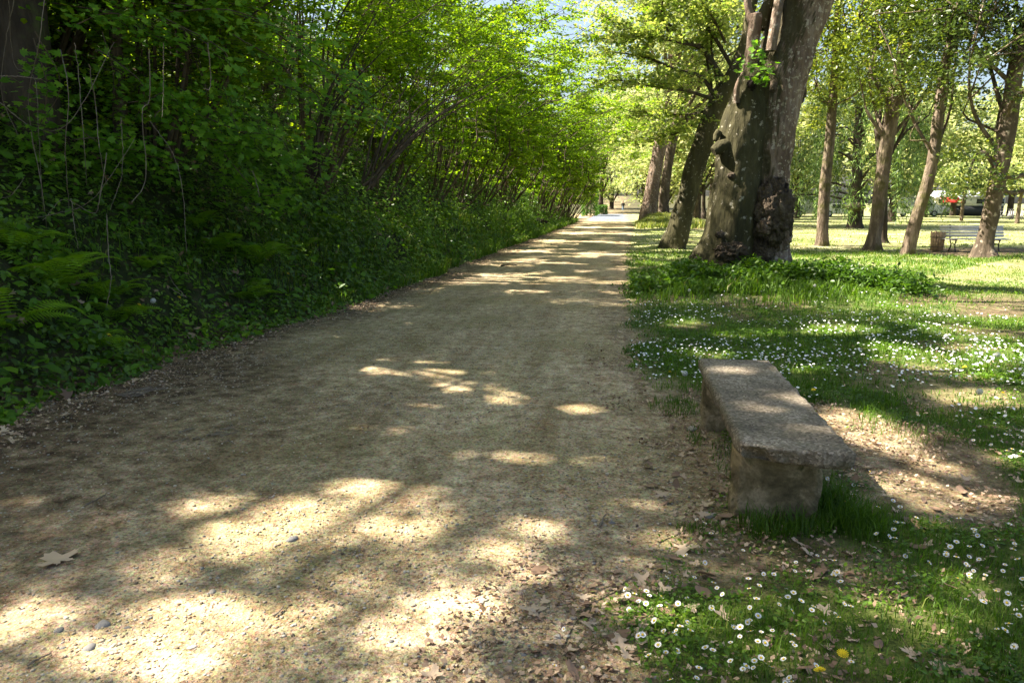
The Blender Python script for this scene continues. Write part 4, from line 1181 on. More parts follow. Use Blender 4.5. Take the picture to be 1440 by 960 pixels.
# ------------------------------------------------------------------ generic park tree
def park_tree(name, rows, Y, label, bark, leaf, cz, crown, nclump, per, lsize, clr=.7, cat='tree', grp=None, limbs=9, tmpl=T_OVAL, seed=0, flare=.35, nseg=20, flat=.55, far=False):
    """rows px outline; crown = (dx, rx, ry, z0, z1) ellipsoid extents around the trunk top"""
    path = px_path(rows, Y)
    root = empty(name, (path[0][0], Y, 0), label, cat, grp)
    path = [(a_, b_, c_, d_ * .80) for a_, b_, c_, d_ in path]
    path = [(path[0][0] , Y, -.15, path[0][3] * 1.05)] + path
    trunk_mesh('trunk', path, M[bark], root, nseg, 50 if not far else 16, (), flare, .35, .09, seed)
    dx, rx, ry, z0, z1 = crown
    ctr = np.array([path[-1][0] * .5 + path[-2][0] * .5 + dx, Y, (z0 + z1) / 2])
    nclump = int(nclump * 2.2); per = int(per * .5); clr = clr * .62
    v = RNG.normal(size=(nclump, 3)); v /= np.linalg.norm(v, axis=1)[:, None]
    v *= (RNG.random(nclump) ** .45)[:, None]
    cen = ctr + v * np.array([rx, ry, (z1 - z0) / 2])
    lm = MB()
    top = np.array(path[-1][:3])
    for k in range(limbs):
        c = cen[k]
        i = random.randrange(max(1, len(path) * 2 // 3), len(path)); s0 = np.array(path[i][:3])
        if c[2] < s0[2]: s0 = np.array(path[max(1, len(path) * 2 // 3)][:3])
        tube(lm, spline([s0, s0 * .65 + c * .35 + RNG.normal(size=3) * .25, s0 * .35 + c * .65 + RNG.normal(size=3) * .3, c], 9), np.linspace(path[-1][3] * .38, .012, 9), 6, cap=False)
        for q in range(6):
            c2 = cen[RNG.integers(nclump)]
            if np.linalg.norm(c2 - c) < rx * .9:
                tube(lm, [c, (c + c2) / 2, c2], [.03, .02, .008], 4, cap=False)
    off = tuple(root.location)
    lm.build('limbs', M[bark], root, off=off)
    C = clump_points(cen, clr, per, flat)
    rn = np.clip(np.repeat(RNG.random(nclump), per) * .5 + RNG.random(len(C)) * .5, 0, 1)
    leaf_mesh('crown', C, up_normals(len(C), .7), lsize * RNG.uniform(.5, 1.25, len(C)), tmpl, M[leaf], root, rnd=rn, off=off)
    return root
# pair of great planes farther along the path
park_tree('plane_tree', [(312, 893, 930), (302, 896, 926), (280, 902, 928), (250, 908, 931), (200, 918, 940), (160, 925, 944), (120, 932, 950), (60, 940, 960)], PAIR.y, 'great pale-barked plane tree in sunlight on a grass mound beside the path', 'bark_plane', 'farleaf', 0, (-.5, 6, 6, 6.5, 21), 150, 90, .26, 1.5, seed=3)
park_tree('plane_tree', [(308, 921, 947), (300, 923, 943), (270, 926, 943), (230, 932, 948), (180, 941, 958), (140, 950, 968), (80, 962, 984)], PAIR.y + 2.5, 'brown-trunked plane tree close behind the pale-barked one', 'bark_brown', 'farleaf', 0, (2.5, 6, 6, 7.5, 22), 150, 90, .26, 1.5, seed=4)
# the row of park trees on the right
park_tree('park_tree', [(348, 1141, 1168), (340, 1145, 1166), (300, 1148, 1167), (250, 1152, 1170), (200, 1158, 1175), (150, 1163, 1178), (60, 1170, 1182), (0, 1174, 1184)], 29.5, 'slender straight park tree with sunlit trunk, first right of the huge twin trunk', 'bark_light', 'yellowgreen', 0, (-.1, 2.0, 2.2, 4.0, 10.5), 120, 70, .14, .6, seed=5)
park_tree('park_tree', [(356, 1208, 1246), (350, 1214, 1241), (330, 1219, 1241), (300, 1223, 1245), (250, 1229, 1252), (200, 1236, 1259), (150, 1245, 1268), (80, 1258, 1282), (20, 1268, 1288)], 27.0, 'mottled park tree with greenish patches and flared foot, middle of the sunlit row', 'bark_light', 'yellowgreen', 0, (0, 2.2, 2.2, 4.4, 11), 125, 70, .14, .6, seed=6, flare=.5)
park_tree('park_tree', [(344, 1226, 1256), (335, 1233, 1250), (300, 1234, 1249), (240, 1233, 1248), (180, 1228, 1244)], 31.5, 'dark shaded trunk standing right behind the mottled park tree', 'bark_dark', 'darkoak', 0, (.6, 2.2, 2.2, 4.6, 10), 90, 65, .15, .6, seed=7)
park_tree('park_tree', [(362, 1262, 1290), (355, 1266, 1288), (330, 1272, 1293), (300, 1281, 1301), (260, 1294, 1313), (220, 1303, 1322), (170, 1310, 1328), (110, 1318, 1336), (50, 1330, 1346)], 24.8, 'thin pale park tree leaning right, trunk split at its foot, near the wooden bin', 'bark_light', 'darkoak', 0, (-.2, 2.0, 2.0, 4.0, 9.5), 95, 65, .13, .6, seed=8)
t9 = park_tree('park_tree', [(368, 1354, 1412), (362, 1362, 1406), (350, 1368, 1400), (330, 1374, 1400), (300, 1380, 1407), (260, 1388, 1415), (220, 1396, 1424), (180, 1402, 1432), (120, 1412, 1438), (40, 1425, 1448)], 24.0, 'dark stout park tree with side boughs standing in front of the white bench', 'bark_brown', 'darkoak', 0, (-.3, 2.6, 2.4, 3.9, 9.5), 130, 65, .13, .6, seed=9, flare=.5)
mb = MB()
for b in ([(1408, 243, 5), (1422, 250, 3.5), (1440, 246, 3), (1470, 240, 2)], [(1406, 265, 4), (1420, 271, 3), (1440, 269, 3), (1480, 266, 2)], [(1400, 235, 4), (1385, 215, 3), (1372, 220, 2), (1362, 245, 1.5)]):
    q = []
    for px, py, hw in b:
        P = at_d(px, py, 24.0); q.append((P.x, P.y, P.z, rad_px(hw, P)))
    sp = spline(q, 12); tube(mb, sp[:, :3], sp[:, 3], 8, cap=False)
mb.build('side_boughs', M['bark_brown'], t9, off=tuple(t9.location))
cs = np.array([tuple(at_d(random.uniform(1330, 1420), random.uniform(205, 275), 23.6 + random.uniform(-.5, .8))) for _ in range(26)])
C = clump_points(cs, .35, 40, .6)
leaf_mesh('low_foliage', C, up_normals(len(C), .7), .13 * RNG.uniform(.5, 1.2, len(C)), T_OVAL, M['darkoak'], t9, off=tuple(t9.location))
# thin far trunk between the big ones
park_tree('park_tree', [(301, 984, 996), (295, 986, 993), (250, 987, 993), (200, 989, 995), (150, 990, 995)], 75, 'thin distant trunk seen between the leaning tree and the huge twin trunk', 'bark_dark', 'farleaf', 0, (0, 5, 4, 5.5, 16), 90, 60, .35, 1.4, seed=10, far=True)

# weeping conifer with a bulging trunk
PC = at_z(1205, 321)
con = empty('weeping_conifer', (PC.x, PC.y, 0), 'weeping dark conifer with a bulge on its thick trunk behind the sunlit row', 'tree')
trunk_mesh('trunk', px_path([(324, 1188, 1216), (318, 1192, 1213), (300, 1194, 1211), (292, 1193, 1212), (280, 1196, 1212), (230, 1199, 1212), (150, 1203, 1212), (80, 1206, 1210)], PC.y), M['bark_dark'], con, 20, 40, (), .3, .5, .08, 3)
P = at_d(1203, 291, PC.y - .4)
lump('bulge', P, (rad_px(12, P), .5, rad_px(6, P)), M['bark_light'], con, .25, 5, 3, 4)
st = []; dr = []
for k in range(420):
    a = random.uniform(0, 2 * math.pi); z = random.uniform(1.7, 10.5); rr = random.uniform(.25, 1) ** .6 * 5.6 * (1 - (z - 1.7) / 15)
    st.append((PC.x + math.cos(a) * rr, PC.y + math.sin(a) * rr, z))
st = np.array(st)
per = 44
u = RNG.random((len(st), per))
ln = RNG.uniform(.8, 2.0, len(st))[:, None]
C = st[:, None, :] + np.stack([RNG.normal(size=u.shape) * .14, RNG.normal(size=u.shape) * .14, -u * ln], -1)
ok = C[..., 2] > .5
C = C[ok]
D = np.tile(np.array([0, 0, -1.0]), (len(C), 1)) + RNG.normal(size=(len(C), 3)) * .45
leaf_mesh('drooping_foliage', C, RNG.normal(size=(len(C), 3)), .30 * RNG.uniform(.5, 1.2, len(C)), T_NARROW, M['conifer'], con, D=D, off=tuple(con.location))
mb = MB()
for k in range(24):
    e = st[k]; tube(mb, spline([(PC.x, PC.y, e[2] * .85), ((PC.x + e[0]) / 2, (PC.y + e[1]) / 2, e[2] + .2), e], 7), np.linspace(.09, .02, 7), 5, cap=False)
mb.build('limbs', M['bark_dark'], con, off=tuple(con.location))

# pale background trees across the park
bgt = [(918, 92, 9, 0), (905, 100, 10, 1), (935, 88, 9, 2), (965, 95, 9, 3), (1000, 86, 9, 4), (1030, 90, 9, 5), (1120, 78, 8, 6), (1150, 90, 9, 7), (1255, 66, 6, 8), (1300, 84, 8, 9), (1353, 70, 5.0, 10), (1392, 82, 7, 11), (1432, 62, 4.6, 12), (1470, 74, 7, 13), (860, 120, 11, 14), (1340, 95, 9, 15), (1420, 95, 9, 16), (1210, 90, 9, 17), (868, 200, 20, 18), (893, 196, 18, 19), (845, 108, 10, 20), (880, 215, 22, 23), (920, 72, 8, 21), (980, 66, 8, 22)]
for k, (px, Y, H, sd) in enumerate(bgt):
    g = at_d(px, 300, Y); x = g.x
    small = k in (10, 12)
    r = .13 if small else .3
    lab = {10: 'small young tree with thin pale trunk in front of the white stalls', 12: 'young thin-trunked tree at the right edge before the bicycles'}.get(k, 'pale distant park tree in the sunlit row of crowns across the lawn')
    root = empty('background_tree', (x, Y, 0), lab, 'tree', None if small else 'pale distant trees across the park')
    trunk_mesh('trunk', [(x, Y, -.2, r * 1.2), (x, Y, H * .3, r), (x + .2, Y, H * .8, r * .7)], M['bark_light' if small else 'bark_dark'], root, 10, 14)
    rx = 2.6 if small else H * .52
    v = RNG.normal(size=(60, 3)); v /= np.linalg.norm(v, axis=1)[:, None]; v *= (RNG.random(60) ** .4)[:, None]
    z0 = 2.3 if small else H * (.12 if k in (0, 1, 14, 2) else .24)
    z1 = H if small else H * 1.75
    cen = np.array([x, Y, (z0 + z1) / 2]) + v * np.array([rx, rx * .7, (z1 - z0) / 2])
    lm = MB()
    for q in range(8): tube(lm, [(x, Y, z0), tuple(cen[q])], [r * .4, .02], 5, cap=False)
    lm.build('limbs', M['bark_dark'], root, off=tuple(root.location))
    C = clump_points(cen, 1.3 if not small else .6, 110 if not small else 40, .6)
    leaf_mesh('crown', C, up_normals(len(C), .7), (.30 if small else .42) * RNG.uniform(.5, 1.2, len(C)), T_RHOMB, M['farleaf'], root, off=tuple(root.location))

# ------------------------------------------------------------------ park furniture
def boxm(mb, x0, x1, y0, y1, z0, z1, m=0, a=.5):
    V = [(x0, y0, z0), (x1, y0, z0), (x1, y1, z0), (x0, y1, z0), (x0, y0, z1), (x1, y0, z1), (x1, y1, z1), (x0, y1, z1)]
    mb.add(V, [(0, 3, 2, 1), (4, 5, 6, 7), (0, 1, 5, 4), (1, 2, 6, 5), (2, 3, 7, 6), (3, 0, 4, 7)], a, m)
P = at_z(1317, 353)
bn = empty('litter_bin', (P.x, P.y, 0), 'round wooden slatted litter bin on the bare patch by the leaning pale tree', 'bin')
Hb = .62
for k in range(16):
    a = k / 16 * 2 * math.pi
    mb = MB()
    r = .185; w = .034
    for (z0, z1, rr) in ((0.02, Hb + random.uniform(-.01, .03), r),):
        c, s = math.cos(a), math.sin(a)
        Vv = []
        for z, q in ((z0, rr * .92), (z1, rr * 1.1)):
            for dr_, dw in ((0, -w), (0, w), (.02, w), (.02, -w)):
                Vv.append((c * (q + dr_) - s * dw, s * (q + dr_) + c * dw, z))
        mb.add(Vv, [(0, 1, 2, 3), (4, 7, 6, 5), (0, 4, 5, 1), (1, 5, 6, 2), (2, 6, 7, 3), (3, 7, 4, 0)])
    mb.build('slat', M['binwood'], bn, smooth=False)
mb = MB(); tube(mb, [(0, 0, .04), (0, 0, Hb - .1)], [.165, .19], 18); mb.build('liner', M['darkwall'], bn)
for z in (.14, .46):
    mb = MB(); th = np.linspace(0, 2 * math.pi, 25)
    rr = .212 + z * .03
    tube(mb, [(math.cos(t) * rr, math.sin(t) * rr, z) for t in th], [.008] * 25, 5, cap=False); mb.build('hoop', M['iron'], bn)
PA = at_z(1346, 357); PB = at_z(1434, 357)
wb = empty('white_bench', ((PA.x + PB.x) / 2, PA.y + 1.2, 0), 'long white slatted bench half hidden behind the dark stout tree', 'bench', rz=math.atan2(PB.y - PA.y, PB.x - PA.x) * .5)
Lh = (PB.x - PA.x) / 2 * 1.03
for k in range(4):
    mb = MB(); boxm(mb, -Lh, Lh, -.28 + k * .11, -.28 + k * .11 + .09, .40, .43); mb.build('seat_slat', M['benchslat'], wb, smooth=False)
for k in range(4):
    mb = MB(); boxm(mb, -Lh, Lh, .17 + k * .03, .195 + k * .03, .47 + k * .095, .55 + k * .095); mb.build('back_slat', M['benchslat'], wb, smooth=False)
for sx_ in (-.68, .68):
    mb = MB()
    tube(mb, spline([(sx_ * Lh, -.26, 0), (sx_ * Lh, -.16, .2), (sx_ * Lh, -.22, .39)], 8), [.022] * 8, 6)
    tube(mb, spline([(sx_ * Lh, .22, 0), (sx_ * Lh, .1, .2), (sx_ * Lh, .19, .4), (sx_ * Lh, .30, .88)], 10), [.022] * 10, 6)
    tube(mb, [(sx_ * Lh, -.26, .385), (sx_ * Lh, .2, .385)], [.02, .02], 6)
    tube(mb, spline([(sx_ * Lh, -.2, .2), (sx_ * Lh, 0, .28), (sx_ * Lh, .12, .2)], 8), [.014] * 8, 6)
    mb.build('iron_leg', M['iron'], wb)

# ------------------------------------------------------------------ street beyond the park
YS = 92
def van(px, label, L=5.2, Hh=2.1, Y=YS, red=False, name='white_van'):
    g = at_d(px, 300, Y)
    r = empty(name, (g.x, Y, 0), label, 'van' if name == 'white_van' else 'car')
    # side profile extruded
    if name == 'white_van':
        prof = [(-L / 2, .35), (-L / 2, Hh), (L * .22, Hh), (L * .36, Hh * .62), (L / 2, Hh * .52), (L / 2, .35)]
    else:
        prof = [(-L / 2, .35), (-L / 2, .85), (-L * .38, .95), (-L * .25, Hh), (L * .12, Hh), (L * .28, .95), (L / 2, .82), (L / 2, .35)]
    bm = bmesh.new()
    fr = [bm.verts.new((x, -.9, z)) for x, z in prof]
    f = bm.faces.new(fr)
    e = bmesh.ops.extrude_face_region(bm, geom=[f]); bmesh.ops.translate(bm, verts=[v for v in e['geom'] if isinstance(v, bmesh.types.BMVert)], vec=(0, 1.8, 0))
    bmesh.ops.recalc_face_normals(bm, faces=bm.faces)
    bmesh.ops.bevel(bm, geom=bm.edges[:], offset=.06, segments=2, affect='EDGES')
    bm_obj('body', bm, M['white'], r, False)
    ws = [(L * .10, L * .30)] if name == 'white_van' else [(-L * .24, -L * .02), (0, L * .2)]
    for a, b in ws:
        mb = MB(); z0, z1 = (Hh * .58, Hh * .88) if name == 'white_van' else (.92, Hh - .1)
        V = [(a, -.93, z0), (b, -.93, z0), (b - .12 * L * (b > L * .15), -.93, z1), (a + .02, -.93, z1)]
        mb.add(V, [(0, 1, 2, 3)]); mb.build('side_window', M['glass'], r, smooth=False)
    for wx_ in (-L * .3, L * .32):
        w = empty('wheel', (wx_, -.85, .33), None, None); w.parent = r
        mb = MB(); tube(mb, [(0, -.12, 0), (0, .12, 0)], [.33, .33], 20); mb.build('tyre', M['rubber'], w)
        mb = MB(); tube(mb, [(0, -.13, 0), (0, -.11, 0)], [.18, .2], 14); mb.build('rim', M['roofgrey'], w)
    return r
van(1142, 'white van parked beyond the lawn, just right of the huge twin trunk')
van(1287, 'white van parked between the mottled and the leaning park trees')
van(1262, 'low white car parked beyond the lawn beside a white van', 4.2, 1.45, YS - 4, name='parked_car')
van(1180, 'low white car parked behind the weeping conifer', 4.2, 1.45, YS - 3, name='parked_car')
# long low white pavilion with dark base and a red awning
a = at_d(1305, 300, YS + 5); b = at_d(1412, 300, YS + 5)
bd = empty('low_pavilion', ((a.x + b.x) / 2, YS + 5, 0), 'long low white pavilion with dark lower wall far beyond the lawn', 'building')
hw = (b.x - a.x) / 2
mb = MB(); boxm(mb, -hw, hw, 0, 4, 1.15, 2.2); mb.build('upper_wall', M['white'], bd, smooth=False)
mb = MB(); boxm(mb, -hw * .95, hw * .97, -.05, 3.9, 0, 1.146); mb.build('lower_wall', M['darkwall'], bd, smooth=False)
mb = MB(); mb.add([(-hw - .2, -.5, 2.2), (hw + .2, -.5, 2.2), (hw + .2, 2, 2.9), (-hw - .2, 2, 2.9), (hw + .2, 4.5, 2.2), (-hw - .2, 4.5, 2.2)], [(0, 1, 2, 3), (3, 2, 4, 5)]); mb.build('roof', M['roofgrey'], bd, smooth=False)
for k in range(4):
    mb = MB(); xk = -hw * .75 + k * hw * .5
    boxm(mb, xk, xk + hw * .22, -.012, -.004, 1.4, 1.95); mb.build('window', M['glass'], bd, smooth=False)
g = at_d(1336, 288, YS + 3)
aw = empty('red_awning', (g.x, YS + 2.5, 0), 'small red awning on posts in front of the white pavilion', 'awning')
mb = MB(); mb.add([(-1.0, 0, 1.75), (1.0, 0, 1.75), (1.0, 1.2, 2.2), (-1.0, 1.2, 2.2), (1.0, 0, 1.5), (-1.0, 0, 1.5)], [(0, 1, 2, 3), (5, 4, 1, 0)]); mb.build('canopy', M['red'], aw, smooth=False)
for s in (-.95, .95):
    mb = MB(); tube(mb, [(s, .05, 0), (s, .05, 1.75)], [.03, .03], 6); mb.build('post', M['iron'], aw)
# row of parked bicycles at the right
def bicycle():
    r = empty('parked_bicycle', (0, 0, 0), 'bicycle parked in the far rack at the right edge of the lawn', 'bicycle', 'bicycles parked beyond the lawn')
    th = np.linspace(0, 2 * math.pi, 21)
    for c in (-.52, .52):
        w = empty('wheel', (c, 0, .34), None, None); w.parent = r
        mb = MB(); tube(mb, [(math.cos(t) * .33, 0, math.sin(t) * .33) for t in th], [.02] * 21, 5, cap=False); mb.build('tyre', M['rubber'], w)
        mb = MB()
        for q in range(8): tube(mb, [(0, 0, 0), (math.cos(q * .785) * .32, 0, math.sin(q * .785) * .32)], [.004, .004], 3, cap=False)
        mb.build('spokes', M['iron'], w)
    mb = MB()
    for p, q in (((-.52, 0, .34), (-.1, 0, .3)), ((-.1, 0, .3), (-.25, 0, .85)), ((-.52, 0, .34), (-.22, 0, .72)), ((-.22, 0, .72), (.38, 0, .78)), ((-.1, 0, .3), (.4, 0, .7)), ((.36, 0, .95), (.52, 0, .34))):
        tube(mb, [p, q], [.018, .018], 6)
    mb.build('frame', M['red'] if False else M['benchslat'], r)
    mb = MB(); tube(mb, [(.3, -.25, .98), (.36, 0, .95), (.3, .25, .98)], [.014] * 3, 5); mb.build('handlebar', M['iron'], r)
    mb = MB(); tube(mb, [(-.36, 0, .88), (-.14, 0, .87)], [.06, .03], 6); mb.build('saddle', M['rubber'], r)
    return r
b0 = bicycle()
for k in range(9):
    o = b0 if k == 0 else copy_tree(b0)
    g = at_d(1402 + k * 5.5, 300, 74)
    o.location = (g.x, 74 + (k % 3) * .3, 0); o.rotation_euler = (0.05, 0, .9 + random.uniform(-.3, .3))

# ------------------------------------------------------------------ walker far along the path
P = at_z(876, 299.5)
per_ = bpy.data.meshes.new('person')
J = {'pelvis': (0, 0, .95), 'chest': (0, 0, 1.25), 'neck': (0, 0, 1.45), 'head': (0, -.01, 1.56), 'crown': (0, 0, 1.70),
     'shL': (-.18, 0, 1.40), 'elL': (-.25, .03, 1.12), 'haL': (-.24, -.08, .88), 'shR': (.18, 0, 1.40), 'elR': (.25, -.02, 1.12), 'haR': (.25, .08, .88),
     'hipL': (-.09, 0, .90), 'knL': (-.10, -.12, .5), 'ftL': (-.10, -.10, .08), 'toL': (-.10, -.24, .04), 'hipR': (.09, 0, .90), 'knR': (.10, .04, .5), 'ftR': (.10, .2, .12), 'toR': (.10, .12, .04)}
ks = list(J); idx = {k: i for i, k in enumerate(ks)}
E_ = [('pelvis', 'chest'), ('chest', 'neck'), ('neck', 'head'), ('head', 'crown'), ('chest', 'shL'), ('shL', 'elL'), ('elL', 'haL'), ('chest', 'shR'), ('shR', 'elR'), ('elR', 'haR'),
      ('pelvis', 'hipL'), ('hipL', 'knL'), ('knL', 'ftL'), ('ftL', 'toL'), ('pelvis', 'hipR'), ('hipR', 'knR'), ('knR', 'ftR'), ('ftR', 'toR')]
per_.from_pydata([J[k] for k in ks], [(idx[a], idx[b]) for a, b in E_], [])
po = bpy.data.objects.new('person', per_); COL.objects.link(po)
sk = po.modifiers.new('skin', 'SKIN'); po.modifiers.new('sub', 'SUBSURF').levels = 1
po.modifiers['sub'].render_levels = 1
rad = {'pelvis': .15, 'chest': .17, 'neck': .055, 'head': .095, 'crown': .08, 'shL': .075, 'elL': .05, 'haL': .04, 'shR': .075, 'elR': .05, 'haR': .04, 'hipL': .10, 'knL': .065, 'ftL': .045, 'toL': .035, 'hipR': .10, 'knR': .065, 'ftR': .045, 'toR': .035}
for k in ks: per_.skin_vertices[0].data[idx[k]].radius = (rad[k], rad[k] * .85)
per_.skin_vertices[0].data[0].use_root = True
dg = bpy.context.evaluated_depsgraph_get()
me2 = bpy.data.meshes.new_from_object(po.evaluated_get(dg))
bpy.data.objects.remove(po)
for mname in ('jacket', 'jeans', 'skin', 'hair'): me2.materials.append(M[mname])
for f in me2.polygons:
    z = f.center.z; f.use_smooth = True
    f.material_index = 1 if z < .95 and abs(f.center.x) < .2 else (3 if z > 1.6 or (z > 1.5 and f.center.y > 0) else (2 if z > 1.47 or (abs(f.center.x) > .2 and z < .92) else 0))
po = bpy.data.objects.new('person', me2); COL.objects.link(po)
po.location = (P.x, P.y, .012)
tag(po, 'person in dark jacket and light blue jeans walking far along the path', 'person')

# ------------------------------------------------------------------ grass on the lawn
def lawn_blades(n, y0, y1, xa, xb, h0, h1, w, mat, name, pw=1.0, thr=.0, lean=.6):
    y = y0 + (y1 - y0) * RNG.random(n) ** pw
    x = path_right(y) - .1 + RNG.random(n) * (xb + (y * .75)) 
    v = veg_mask(x, y)
    px, py = to_px(x, y)
    cl = fbm(x * 5, y * 5, 141, 3)
    k = (RNG.random(n) < v * sstep(.28, .6, cl + v * .15) + .01 * (v > .2)) & (px > -50) & (px < 1500) & (py < 1040)
    x, y, v, cl = x[k], y[k], v[k], cl[k]
    # keep clear of the bench slab foot
    h = (h0 + (h1 - h0) * RNG.random(len(x)) ** 1.6) * (.55 + .9 * cl) * (.6 + .4 * v)
    rn = np.clip(fbm(x * 1.5, y * 1.5, 151) * .9 - .1 + RNG.normal(size=len(x)) * .18, 0, 1)
    return blades(x, y, height(x, y), h, w * (.6 + .8 * RNG.random(len(x))), lean * (.4 + RNG.random(len(x))), mat, name, rn)
lawn_blades(95000, 2.0, 6.5, 0, 1.2, .018, .075, .0042, M['grass'], 'grass', 1.2)
lawn_blades(90000, 6.0, 14, 0, 1.0, .025, .10, .0075, M['grass'], 'grass', 1.15)
lawn_blades(40000, 13, 26, 0, -6.5, .04, .13, .016, M['grass'], 'grass', 1.0)
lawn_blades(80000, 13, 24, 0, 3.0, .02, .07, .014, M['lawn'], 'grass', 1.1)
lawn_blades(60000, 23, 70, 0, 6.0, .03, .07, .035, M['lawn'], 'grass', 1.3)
# broad-leaved weeds and clover between the blades
def weeds(n, y0, y1, xb, sz, name):
    y = RNG.uniform(y0, y1, n); x = path_right(y) - .05 + RNG.random(n) * (xb + y * .75)
    v = veg_mask(x, y)
    k = (RNG.random(n) < v * sstep(.42, .6, fbm(x * 3.2 + 5, y * 3.2, 161, 3))) 
    x, y = x[k], y[k]
    C = np.stack([x, y, height(x, y) + .008 + .03 * RNG.random(len(x))], 1)
    rn = np.clip(fbm(x * 1.5, y * 1.5, 151) * .7 + RNG.normal(size=len(x)) * .15, 0, 1)
    o = leaf_mesh(name, C, up_normals(len(C), .4), sz * RNG.uniform(.6, 1.3, len(C)), T_OVAL, M['ivy'], rnd=rn); o['kind'] = 'stuff'
weeds(60000, 2.0, 7.5, 1.2, .024, 'clover')
weeds(45000, 7, 17, 1.0, .045, 'clover')
# long tufts around the bench legs, the great tree and the mound
def tuft(cx, cy, rx, ry, n, h, w, name='tall_grass', mat='grass', lean=.5):
    a = RNG.random(n) * 2 * math.pi; r = np.sqrt(RNG.random(n))
    x = cx + np.cos(a) * r * rx; y = cy + np.sin(a) * r * ry
    k = ~((x > .59) & (x < 1.04) & (((y > 3.79) & (y < 3.96)) | ((y > 5.31) & (y < 5.47))))
    x, y = x[k], y[k]
    hh = h * (.4 + .8 * RNG.random(len(x)))
    rn = np.clip(RNG.normal(size=len(x)) * .18 + .3, 0, 1)
    return (x, y, hh, np.full(len(x), w), rn)
parts = []
for t_ in ((.84, 3.70, .24, .10, 420, .13), (.75, 3.62, .12, .07, 160, .10), (1.16, 3.86, .13, .16, 620, .17), (1.22, 3.72, .14, .12, 330, .13), (1.12, 3.98, .07, .12, 200, .20),
           (.54, 5.15, .06, .25, 110, .06), (.68, 4.7, .08, .35, 110, .08), (1.12, 5.1, .1, .3, 200, .1), (.45, 5.9, .2, .3, 300, .09), (.42, 3.62, .12, .06, 120, .05),
           (1.0, 6.6, .5, .4, 500, .09), (2.2, 5.6, .5, .4, 500, .09)):
    parts.append(tuft(*t_[:5], t_[5], .005))
x = np.concatenate([p[0] for p in parts]); y = np.concatenate([p[1] for p in parts]); hh = np.concatenate([p[2] for p in parts]); ww = np.concatenate([p[3] for p in parts]); rn = np.concatenate([p[4] for p in parts])
blades(x, y, height(x, y), hh, ww, .25 + .5 * RNG.random(len(x)), M['grass'], 'tall_grass', rn)
n = 26000
x = BIG.x + RNG.normal(size=n) * 1.5 + .1; y = BIG.y - .4 - np.abs(RNG.normal(size=n)) * 1.1
k = (x - path_right(y) > .2) & (fbm(x * 2.5, y * 2.5, 171, 3) > .44)
x, y = x[k], y[k]
blades(x, y, height(x, y), (.10 + .22 * RNG.random(len(x))) * (.3 + 1.2 * fbm(x * 2, y * 2, 172)) * (1 - .65 * sstep(.8, 2.2, x - BIG.x)) * (1 - .4 * sstep(-1.6, -.5, y - BIG.y + .3)), np.full(len(x), .015), .3 + .7 * RNG.random(len(x)), M['grass'], 'tall_grass', np.clip(RNG.normal(size=len(x)) * .2 + .45, 0, 1))
n = 9000
x = np.concatenate([BIG.x + 1.3 + RNG.normal(size=6000) * .75, BIG.x - 1.1 + RNG.normal(size=3000) * .5]); y = BIG.y - 1.0 + RNG.normal(size=n) * .45
C = np.stack([x, y, height(x, y) + .02 + .22 * RNG.random(n) * np.exp(-((x - BIG.x - 1.3) / 1.0) ** 2)], 1)
o = leaf_mesh('weed_patch', C, up_normals(n, .5), .06 * RNG.uniform(.5, 1.2, n), T_OVAL, M['ivy'], rnd=np.clip(RNG.normal(size=n) * .15 + .15, 0, 1)); o['kind'] = 'stuff'
n = 16000
x = BIG.x + RNG.uniform(-2.3, 2.9, n); y = BIG.y - 1.25 + RNG.normal(size=n) * .5
kk = (x > path_right(y) + .15) & (fbm(x * 1.7, y * 1.7, 401, 3) > .42); x, y = x[kk], y[kk]; n = len(x)
C = np.stack([x, y, height(x, y) + .02 + .30 * RNG.random(n) ** 1.2 * fbm(x * 1.7, y * 1.7, 401, 3) * 1.6], 1)
o = leaf_mesh('leafy_plants', C, up_normals(n, .6), .085 * RNG.uniform(.5, 1.3, n), T_OVAL, M['ivy'], rnd=np.clip(RNG.normal(size=n) * .2 + .32 - .25 * sstep(.3, 1.2, x - BIG.x), 0, 1)); o['kind'] = 'stuff'
n = 12000
x = PAIR.x + RNG.normal(size=n) * 2.0; y = PAIR.y - 2.2 + RNG.normal(size=n) * 1.4
k = x > path_right(y) + .2; x, y = x[k], y[k]
blades(x, y, height(x, y), .15 + .25 * RNG.random(len(x)), np.full(len(x), .05), .6 * RNG.random(len(x)), M['lawn'], 'tall_grass')

